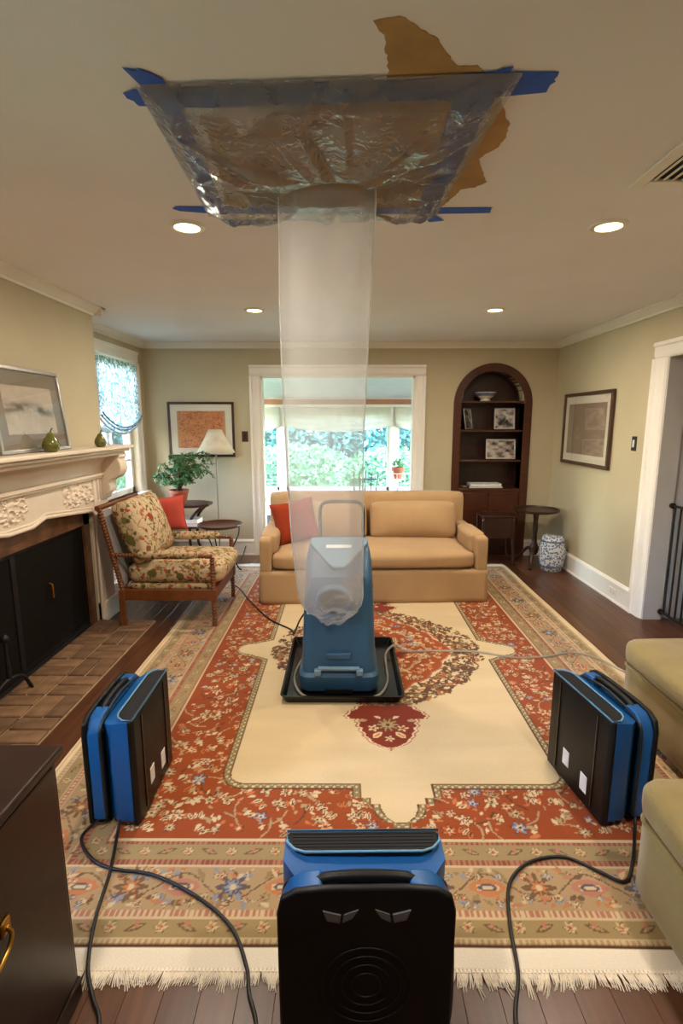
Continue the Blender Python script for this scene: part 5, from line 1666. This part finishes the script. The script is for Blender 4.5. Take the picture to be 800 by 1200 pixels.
fl = thing('floor_lamp', (-1.40, 5.62, 0), 'floor lamp with white cone shade and thin brass pole', 'lamp')
MB().lathe([(0.13, 0), (0.135, 0.012), (0.12, 0.02), (0.02, 0.035), (0.012, 0.05)], (-1.40, 5.62, 0.0), 28).build('base', m_brass, fl, smooth=50)
MB().tube([(-1.40, 5.62, 0.04), (-1.40, 5.62, 1.34)], 0.008, 10).build('pole', m_pole, fl, smooth=60)
lam = np.array([[(-1.40 + r_ * math.cos(t), 5.62 + r_ * math.sin(t), z) for t in np.linspace(0, 2 * np.pi, 40, endpoint=False)] for r_, z in ((0.205, 1.235), (0.16, 1.31), (0.115, 1.395), (0.07, 1.485))])
MB().grid(lam, closed_v=True).build('shade', m_shade, fl, smooth=180, solid=0.003)
MB().lathe([(0.012, 0), (0.016, 0.03), (0.025, 0.06), (0.028, 0.09), (0.018, 0.12), (0.002, 0.13)], (-1.40, 5.62, 1.33), 14).build('bulb', m_white, fl, smooth=60)
MB().tube([(-1.40, 5.62, 1.46), (-1.40, 5.62, 1.505)], [0.006, 0.009], 8).build('finial', m_brass, fl, smooth=60)

pt = thing('side_table', (-1.78, 5.42, 0), 'black side table with crossed legs and low shelf holding the plant', 'table')
MB().prism([(-2.12, 5.22), (-1.56, 5.22), (-1.43, 5.32), (-1.43, 5.52), (-1.56, 5.62), (-2.12, 5.62)], 'z', 0.685, 0.712).build('table_top', m_dark, pt, bev=0.005)
for yy in (5.28, 5.56):
    for xa, xb in ((-1.49, -1.62), (-2.06, -1.93)):
        MB().tube(spline([(xa, yy, 0.685), (xa + (xb - xa) * 0.7, yy, 0.60), (xb, yy, 0.50), (xb, yy, 0.25), (xa + (xb - xa) * 0.3, yy, 0.10), (xa, yy, 0.0)], 6), 0.016, 8).build('leg', m_dark, pt, smooth=180)
MB().box(-2.02, -1.54, 5.24, 5.60, 0.462, 0.482).build('shelf', m_dark, pt, bev=0.004)
for i, (m_, lab) in enumerate(((mat('pink_book_cover', (196, 140, 122), 0.6), 'pink covered book on the low shelf of the plant table'), (m_white, 'white book on the pink book under the plant'))):
    z = 0.483 + i * 0.036
    b_ = thing('book', (-1.66, 5.36, z), lab, 'book', 'books under the plant')
    MB().box(-1.80, -1.535 + i * 0.005, 5.25, 5.46, z, z + 0.004).box(-1.80, -1.535 + i * 0.005, 5.25, 5.46, z + 0.031, z + 0.035).box(-1.80, -1.796, 5.25, 5.46, z, z + 0.035).build('cover', m_, b_)
    MB().box(-1.796, -1.54 + i * 0.005, 5.254, 5.456, z + 0.004, z + 0.031).build('pages', m_white, b_)

pp = thing('potted_plant', (-1.745, 5.36, 0.712), 'bushy green pot plant in a terracotta pot by the window', 'plant')
MB().lathe([(0.068, 0), (0.072, 0.004), (0.092, 0.115), (0.10, 0.118), (0.102, 0.15), (0.094, 0.15), (0.088, 0.12), (0.001, 0.118)], (-1.745, 5.36, 0.712), 28).build('pot', m_terra, pp, smooth=40)
MB().lathe([(0.001, 0), (0.088, 0.0), (0.08, 0.012), (0.001, 0.018)], (-1.745, 5.36, 0.835), 20).build('soil', m_soil, pp, smooth=60)
mb = MB(); mbl = MB()
for s_ in range(44):
    a = rr.random() * 6.283; sp = rr.uniform(0.08, 0.40); hh = rr.uniform(0.10, 0.42)
    ca, sa = math.cos(a), 0.65 * math.sin(a)
    b0 = Vector((-1.745, 5.36, 0.84))
    pth = spline([b0, b0 + Vector((ca * sp * .35, sa * sp * .35, hh * .75)), b0 + Vector((ca * sp * .8, sa * sp * .8, hh)), b0 + Vector((ca * sp * 1.05, sa * sp * 1.05, hh * 0.72))], 6)
    mb.tube(pth, [0.004] * (len(pth) - 1) + [0.0015], 5)
    for k in range(5, len(pth)):
        for q in range(3):
            L = rr.uniform(0.028, 0.052); w = L * 0.30
            d = Vector((rr.uniform(-1, 1), rr.uniform(-1, 1), rr.uniform(-0.8, 0.5))).normalized()
            s2 = d.cross(Vector((rr.uniform(-.4, .4), rr.uniform(-.4, .4), 1))).normalized()
            nrm = s2.cross(d)
            o0 = pth[k]
            mbl._add([o0, o0 + d * L * .5 + s2 * w, o0 + d * L - nrm * 0.006, o0 + d * L * .5 - s2 * w, o0 + d * L * .5 + nrm * 0.005], [(0, 1, 4), (1, 2, 4), (2, 3, 4), (3, 0, 4)])
mb.build('stems', m_stem, pp, smooth=180)
lf = mbl.build('foliage', m_leaf, pp); lf['kind'] = 'stuff'

# ------------------------------------------------------------------ the right back corner
ped = thing('pedestal_table', (2.10, 5.52, 0), 'round dark pedestal table standing in the corner right of the niche', 'table')
MB().lathe([(0.001, 0), (0.215, 0.0), (0.235, 0.010), (0.238, 0.030), (0.226, 0.030), (0.220, 0.018), (0.001, 0.016)], (2.10, 5.52, 0.605), 36).build('table_top', m_dark, ped, smooth=50)
MB().lathe([(0.03, 0.12), (0.045, 0.15), (0.05, 0.20), (0.028, 0.26), (0.022, 0.34), (0.03, 0.42), (0.024, 0.50), (0.032, 0.58), (0.06, 0.605)], (2.10, 5.52, 0), 18).build('column', m_dark, ped, smooth=60)
for i in range(3):
    a = i * 2.094 + 0.05
    MB().tube(spline([(2.10, 5.52, 0.20), (2.10 + 0.10 * math.cos(a), 5.52 + 0.10 * math.sin(a), 0.17), (2.10 + 0.19 * math.cos(a), 5.52 + 0.19 * math.sin(a), 0.06), (2.10 + 0.26 * math.cos(a), 5.52 + 0.26 * math.sin(a), 0.018)], 6), 0.018, 8).build('foot', m_dark, ped, smooth=180)
nt = thing('occasional_table', (1.70, 5.62, 0), 'low dark wooden table standing before the niche cabinet', 'table')
MB().box(1.51, 1.90, 5.50, 5.80, 0.535, 0.555).build('table_top', m_dark, nt, bev=0.004)
MB().box(1.53, 1.88, 5.52, 5.535, 0.30, 0.535).build('apron', m_dark, nt)
for xx in (1.53, 1.86):
    for yy in (5.52, 5.77):
        MB().tube(spline([(xx, yy, 0.53), (xx, yy, 0.30), (xx + (0.02 if xx > 1.7 else -0.02), yy - 0.01, 0.05), (xx + (0.05 if xx > 1.7 else -0.04), yy - 0.02, 0.012)], 5), [0.016] * 15 + [0.014], 8).build('leg', m_dark, nt, smooth=180)


def stool_mat():
    m = bpy.data.materials.new('blue_white_porcelain'); m.use_nodes = True
    n, l = m.node_tree.nodes, m.node_tree.links
    b = n['Principled BSDF']; b.inputs['Roughness'].default_value = 0.15
    tc = n.new('ShaderNodeTexCoord'); v = n.new('ShaderNodeTexVoronoi'); v.inputs['Scale'].default_value = 46
    l.new(tc.outputs['Object'], v.inputs['Vector'])
    rp = n.new('ShaderNodeValToRGB'); e_ = rp.color_ramp.elements
    e_[0].position = 0.38; e_[0].color = lin((92, 116, 158)); e_[1].position = 0.55; e_[1].color = lin((214, 216, 216))
    l.new(v.outputs['Distance'], rp.inputs['Fac']); l.new(rp.outputs['Color'], b.inputs['Base Color'])
    return m
gs = thing('garden_stool', (2.225, 5.33, 0), 'blue and white porcelain drum stool by the right baseboard', 'stool')
m_porc = stool_mat()
MB().lathe([(0.10, 0), (0.108, 0.01), (0.118, 0.06), (0.132, 0.14), (0.136, 0.20), (0.130, 0.28), (0.114, 0.345), (0.104, 0.365), (0.09, 0.375), (0.001, 0.378)], (2.225, 5.33, 0), 32).build('drum', m_porc, gs, smooth=50)
for z in (0.055, 0.325):
    MB().lathe([(0.112, -0.008), (0.126, -0.006), (0.126, 0.006), (0.112, 0.008)], (2.225, 5.33, z), 32).build('band', m_bowlband, gs, smooth=50)
# ------------------------------------------------------------------ switches and outlet
def switch(name, label, O, ux, out, plate, tog, cat):
    t = thing(name, O, label, cat)
    O, ux, out = Vector(O), Vector(ux), Vector(out)
    def slab(nm, a, z0, z1, c0, c1, m_, b=0.0):
        v_ = [O + ux * s * a + Vector((0, 0, z)) + out * c for c in (c0, c1) for z in (z0, z1) for s in (-1, 1)]
        MB()._add(v_, [(0, 2, 3, 1), (4, 5, 7, 6), (0, 1, 5, 4), (2, 6, 7, 3), (0, 4, 6, 2), (1, 3, 7, 5)]).build(nm, m_, t, bev=b)
    slab('plate', 0.036, -0.06, 0.06, 0, 0.006, plate, 0.003)
    slab('toggle', 0.012, -0.03, 0.03, 0.006, 0.012, tog, 0.002)
switch('light_switch', 'brown light switch plate on the back wall beside the sunroom opening', (-1.14, YB, 1.40), (1, 0, 0), (0, -1, 0), m_brown, m_dark, 'light switch')
switch('light_switch', 'dark switch plate with white toggle beside the hall doorway', (XR, 4.28, 1.39), (0, 1, 0), (-1, 0, 0), m_iron, m_white, 'light switch')
out_ = thing('wall_outlet', (XR - 0.02, 4.36, 0.085), 'white electrical outlet set in the right baseboard', 'outlet')
MB().box(XR - 0.024, XR - 0.016, 4.30, 4.42, 0.05, 0.12).build('plate', m_white, out_, bev=0.002)
for yy in (4.335, 4.385):
    MB().box(XR - 0.0265, XR - 0.0238, yy - 0.014, yy + 0.014, 0.068, 0.102).build('socket', m_mat, out_, bev=0.001)

# ------------------------------------------------------------------ baby gate in the hall doorway
bg = thing('safety_gate', (2.53, 3.48, 0), 'black metal safety gate across the hall doorway', 'gate')
GXP = 2.535
for z in (0.07, 0.93):
    MB().tube([(GXP, DY0 + 0.02, z), (GXP, DY1 - 0.035, z)], 0.011, 8).build('rail', m_iron, bg, smooth=60)
    for yy in (DY1 - 0.028, DY0 + 0.028):
        MB().tube([(GXP, yy - 0.012, z), (GXP, yy + 0.010, z)], [0.022, 0.022], 14).build('wall_mount', m_iron, bg, smooth=50)
yy = DY1 - 0.065
while yy > DY0 + 0.05:
    MB().tube([(GXP, yy, 0.07), (GXP, yy, 0.93)], 0.0075, 8).build('bar', m_iron, bg, smooth=60)
    yy -= 0.068

# ------------------------------------------------------------------ dark cabinet at the left edge
cb = thing('chest', (-1.0, 0.76, 0), 'dark glossy wooden chest with brass bail handles at the lower left', 'chest')
m_chest = mat('dark_polished_wood', (36, 18, 11), 0.30, 0.3, 4, stretch=(1, 5, 5), spec=0.3)
MB().box(-1.26, -0.732, 0.34, 1.165, 0.05, 0.735).build('carcass', m_chest, cb, bev=0.003)
MB().box(-1.275, -0.715, 0.325, 1.18, 0.735, 0.76).build('top', m_chest, cb, bev=0.006)
MB().box(-1.25, -0.726, 0.35, 1.17, 0.0, 0.06).build('plinth', m_chest, cb, bev=0.004)
d_ = MB().box(-0.733, -0.724, 0.365, 1.145, 0.08, 0.722).build('drawer', m_chest, cb, bev=0.003)
for yc in (0.845,):
    zc = 0.51
    MB().tube(spline([(-0.72, yc + 0.072, zc), (-0.710, yc + 0.074, zc - 0.02), (-0.708, yc + 0.05, zc - 0.042), (-0.707, yc, zc - 0.052), (-0.708, yc - 0.05, zc - 0.042), (-0.710, yc - 0.074, zc - 0.02), (-0.72, yc - 0.072, zc)], 6), 0.005, 8).build('handle', m_brass, d_, smooth=180)
    for sg in (-1, 1):
        MB().cushion((-0.721, yc + sg * 0.072, zc), (0.008, 0.030, 0.036), 0.004, n=4).build('handle_mount', m_brass, d_, smooth=180, weld=True)

# ------------------------------------------------------------------ olive seats at the right edge
def olive_seat(x0, x1, y0, y1, label, rz=0.0):
    c = Vector(((x0 + x1) / 2, (y0 + y1) / 2, 0))
    t = thing('ottoman', c, label, 'ottoman', 'olive upholstered seats')
    Tm = Matrix.Translation(c) @ Matrix.Rotation(rz, 4, 'Z')
    w, d = x1 - x0, y1 - y0
    MB(Tm).cushion((0, 0, 0.178), (w - 0.03, d - 0.03, 0.295), 0.03, (0.012, 0.012, 0), 10).build('base', m_olive, t, smooth=180, weld=True)
    MB(Tm).cushion((0, 0, 0.385), (w, d, 0.15), 0.06, (0.01, 0.01, 0.02), 14).build('seat_cushion', m_olive, t, smooth=180, weld=True)
    o_ = rrect(w - 0.015, d - 0.015, 0.06)
    MB(Tm).tube([(a, b, 0.318) for a, b in o_], 0.008, 6, closed=True).build('welt', m_olive, t, smooth=180)
    for sx in (-1, 1):
        for sy in (-1, 1):
            MB(Tm).box(sx * (w / 2 - 0.07) - 0.025, sx * (w / 2 - 0.07) + 0.025, sy * (d / 2 - 0.07) - 0.025, sy * (d / 2 - 0.07) + 0.025, 0.014, 0.05).build('leg', m_dark, t)
olive_seat(1.47, 2.22, 1.78, 2.56, 'olive chenille ottoman farther back beyond the right air mover')
olive_seat(0.945, 1.70, 0.70, 1.49, 'olive chenille ottoman nearest the viewer at the lower right')

# ------------------------------------------------------------------ sunroom things
sp_ = thing('potted_plant', (0.865, 8.2, 0.665), 'small plant in a terracotta pot on the white stand in the sunroom', 'plant')
MB().lathe([(0.062, 0), (0.085, 0.13), (0.105, 0.13), (0.108, 0.185), (0.095, 0.185), (0.09, 0.165), (0.001, 0.16)], (0.865, 8.2, 0.665), 24).build('pot', m_terra, sp_, smooth=40)
mbl = MB()
for i in range(60):
    o0 = Vector((0.865 + rr.uniform(-.06, .06), 8.2 + rr.uniform(-.06, .06), 0.84 + rr.random() * 0.14)); d = Vector((rr.uniform(-1, 1), rr.uniform(-1, 1), rr.uniform(0, 1))).normalized(); s2 = d.orthogonal().normalized()
    mbl._add([o0, o0 + d * .03 + s2 * .014, o0 + d * .06, o0 + d * .03 - s2 * .014], [(0, 1, 2, 3)])
lf = mbl.build('foliage', m_leaf, sp_); lf['kind'] = 'stuff'
ws = thing('plant_stand', (0.865, 8.2, 0), 'white wire plant stand in the sunroom', 'stand')
MB().lathe([(0.11, 0), (0.12, 0.006), (0.11, 0.012), (0.001, 0.012), ], (0.865, 8.2, 0.652), 24).build('plate', m_white, ws, smooth=50)
MB().tube([(0.865 + 0.112 * math.cos(t), 8.2 + 0.112 * math.sin(t), 0.755) for t in np.linspace(0, 6.283, 24, endpoint=False)], 0.006, 6, closed=True).build('ring', m_white, ws, smooth=180)
for i in range(3):
    a = i * 2.094 + 0.3
    MB().tube([(0.865 + 0.112 * math.cos(a), 8.2 + 0.112 * math.sin(a), 0.755), (0.865 + 0.115 * math.cos(a), 8.2 + 0.115 * math.sin(a), 0.66), (0.865 + 0.14 * math.cos(a), 8.2 + 0.14 * math.sin(a), 0.0)], 0.006, 6).build('leg', m_white, ws, smooth=60)
wc = thing('windsor_chair', (0.36, 7.5, 0), 'black spindle chair in the sunroom behind the sofa', 'chair')
MB().cushion((0.30, 7.42, 0.44), (0.44, 0.42, 0.04), 0.018, n=6).build('seat', m_dark, wc, smooth=180, weld=True)
for i in range(5):
    xx = 0.14 + i * 0.085
    MB().tube([(xx * 0.9 + 0.03, 7.58, 0.45), (xx + 0.02 + (xx - 0.3) * 0.1, 7.68, 0.86 - 0.02 * abs(i - 2))], 0.010, 7).build('spindle', m_dark, wc, smooth=60)
MB().tube([(0.13, 7.645, 0.72), (0.31, 7.66, 0.725), (0.50, 7.645, 0.72)], 0.011, 7).build('back_rail', m_dark, wc, smooth=60)
for xx in (0.13, 0.47):
    for yy in (7.25, 7.6):
        MB().tube([(xx, yy, 0.43), (xx + (xx - 0.3) * 0.2, yy + (yy - 7.42) * 0.2, 0.0)], [0.016, 0.012], 8).build('leg', m_dark, wc, smooth=60)
# sheer balloon shade over the left window
U, V = np.meshgrid(np.linspace(0, 1, 50), np.linspace(0, 1, 36), indexing='ij')
a, b = WY[0][0] - 0.03, WY[0][1] + 0.03
bot = 1.62 - 0.17 * np.sin(np.pi * U) ** 0.7
Zs = 2.17 + (bot - 2.17) * V
Xs = XL + 0.03 + 0.006 * np.sin(U * 40) + 0.035 * np.clip(V - 0.7, 0, 1) * np.sin(V * 60) + 0.05 * np.sin(np.pi * U) * np.clip(V - 0.75, 0, 1)
P = np.stack([Xs, a + (b - a) * U, Zs], -1)
bs = thing('balloon_shade', (XL + 0.03, (a + b) / 2, 2.17), 'white sheer balloon shade with swagged hem in the left window', 'window shade')
MB().grid(P).build('sheer', m_sheer, bs, smooth=180)
m_hem = mat('shade_hem', (176, 172, 170), 0.9, 0.2, 40)
for k, off in enumerate((0.0, 0.035, 0.062)):
    MB().tube([(XL + 0.055 + 0.012 * k, a + (b - a) * u, 1.62 - 0.17 * math.sin(math.pi * u) ** 0.7 + off) for u in np.linspace(0.02, 0.98, 30)], 0.008, 7).build('hem_fold', m_hem if k == 0 else m_sheer, bs, smooth=180)
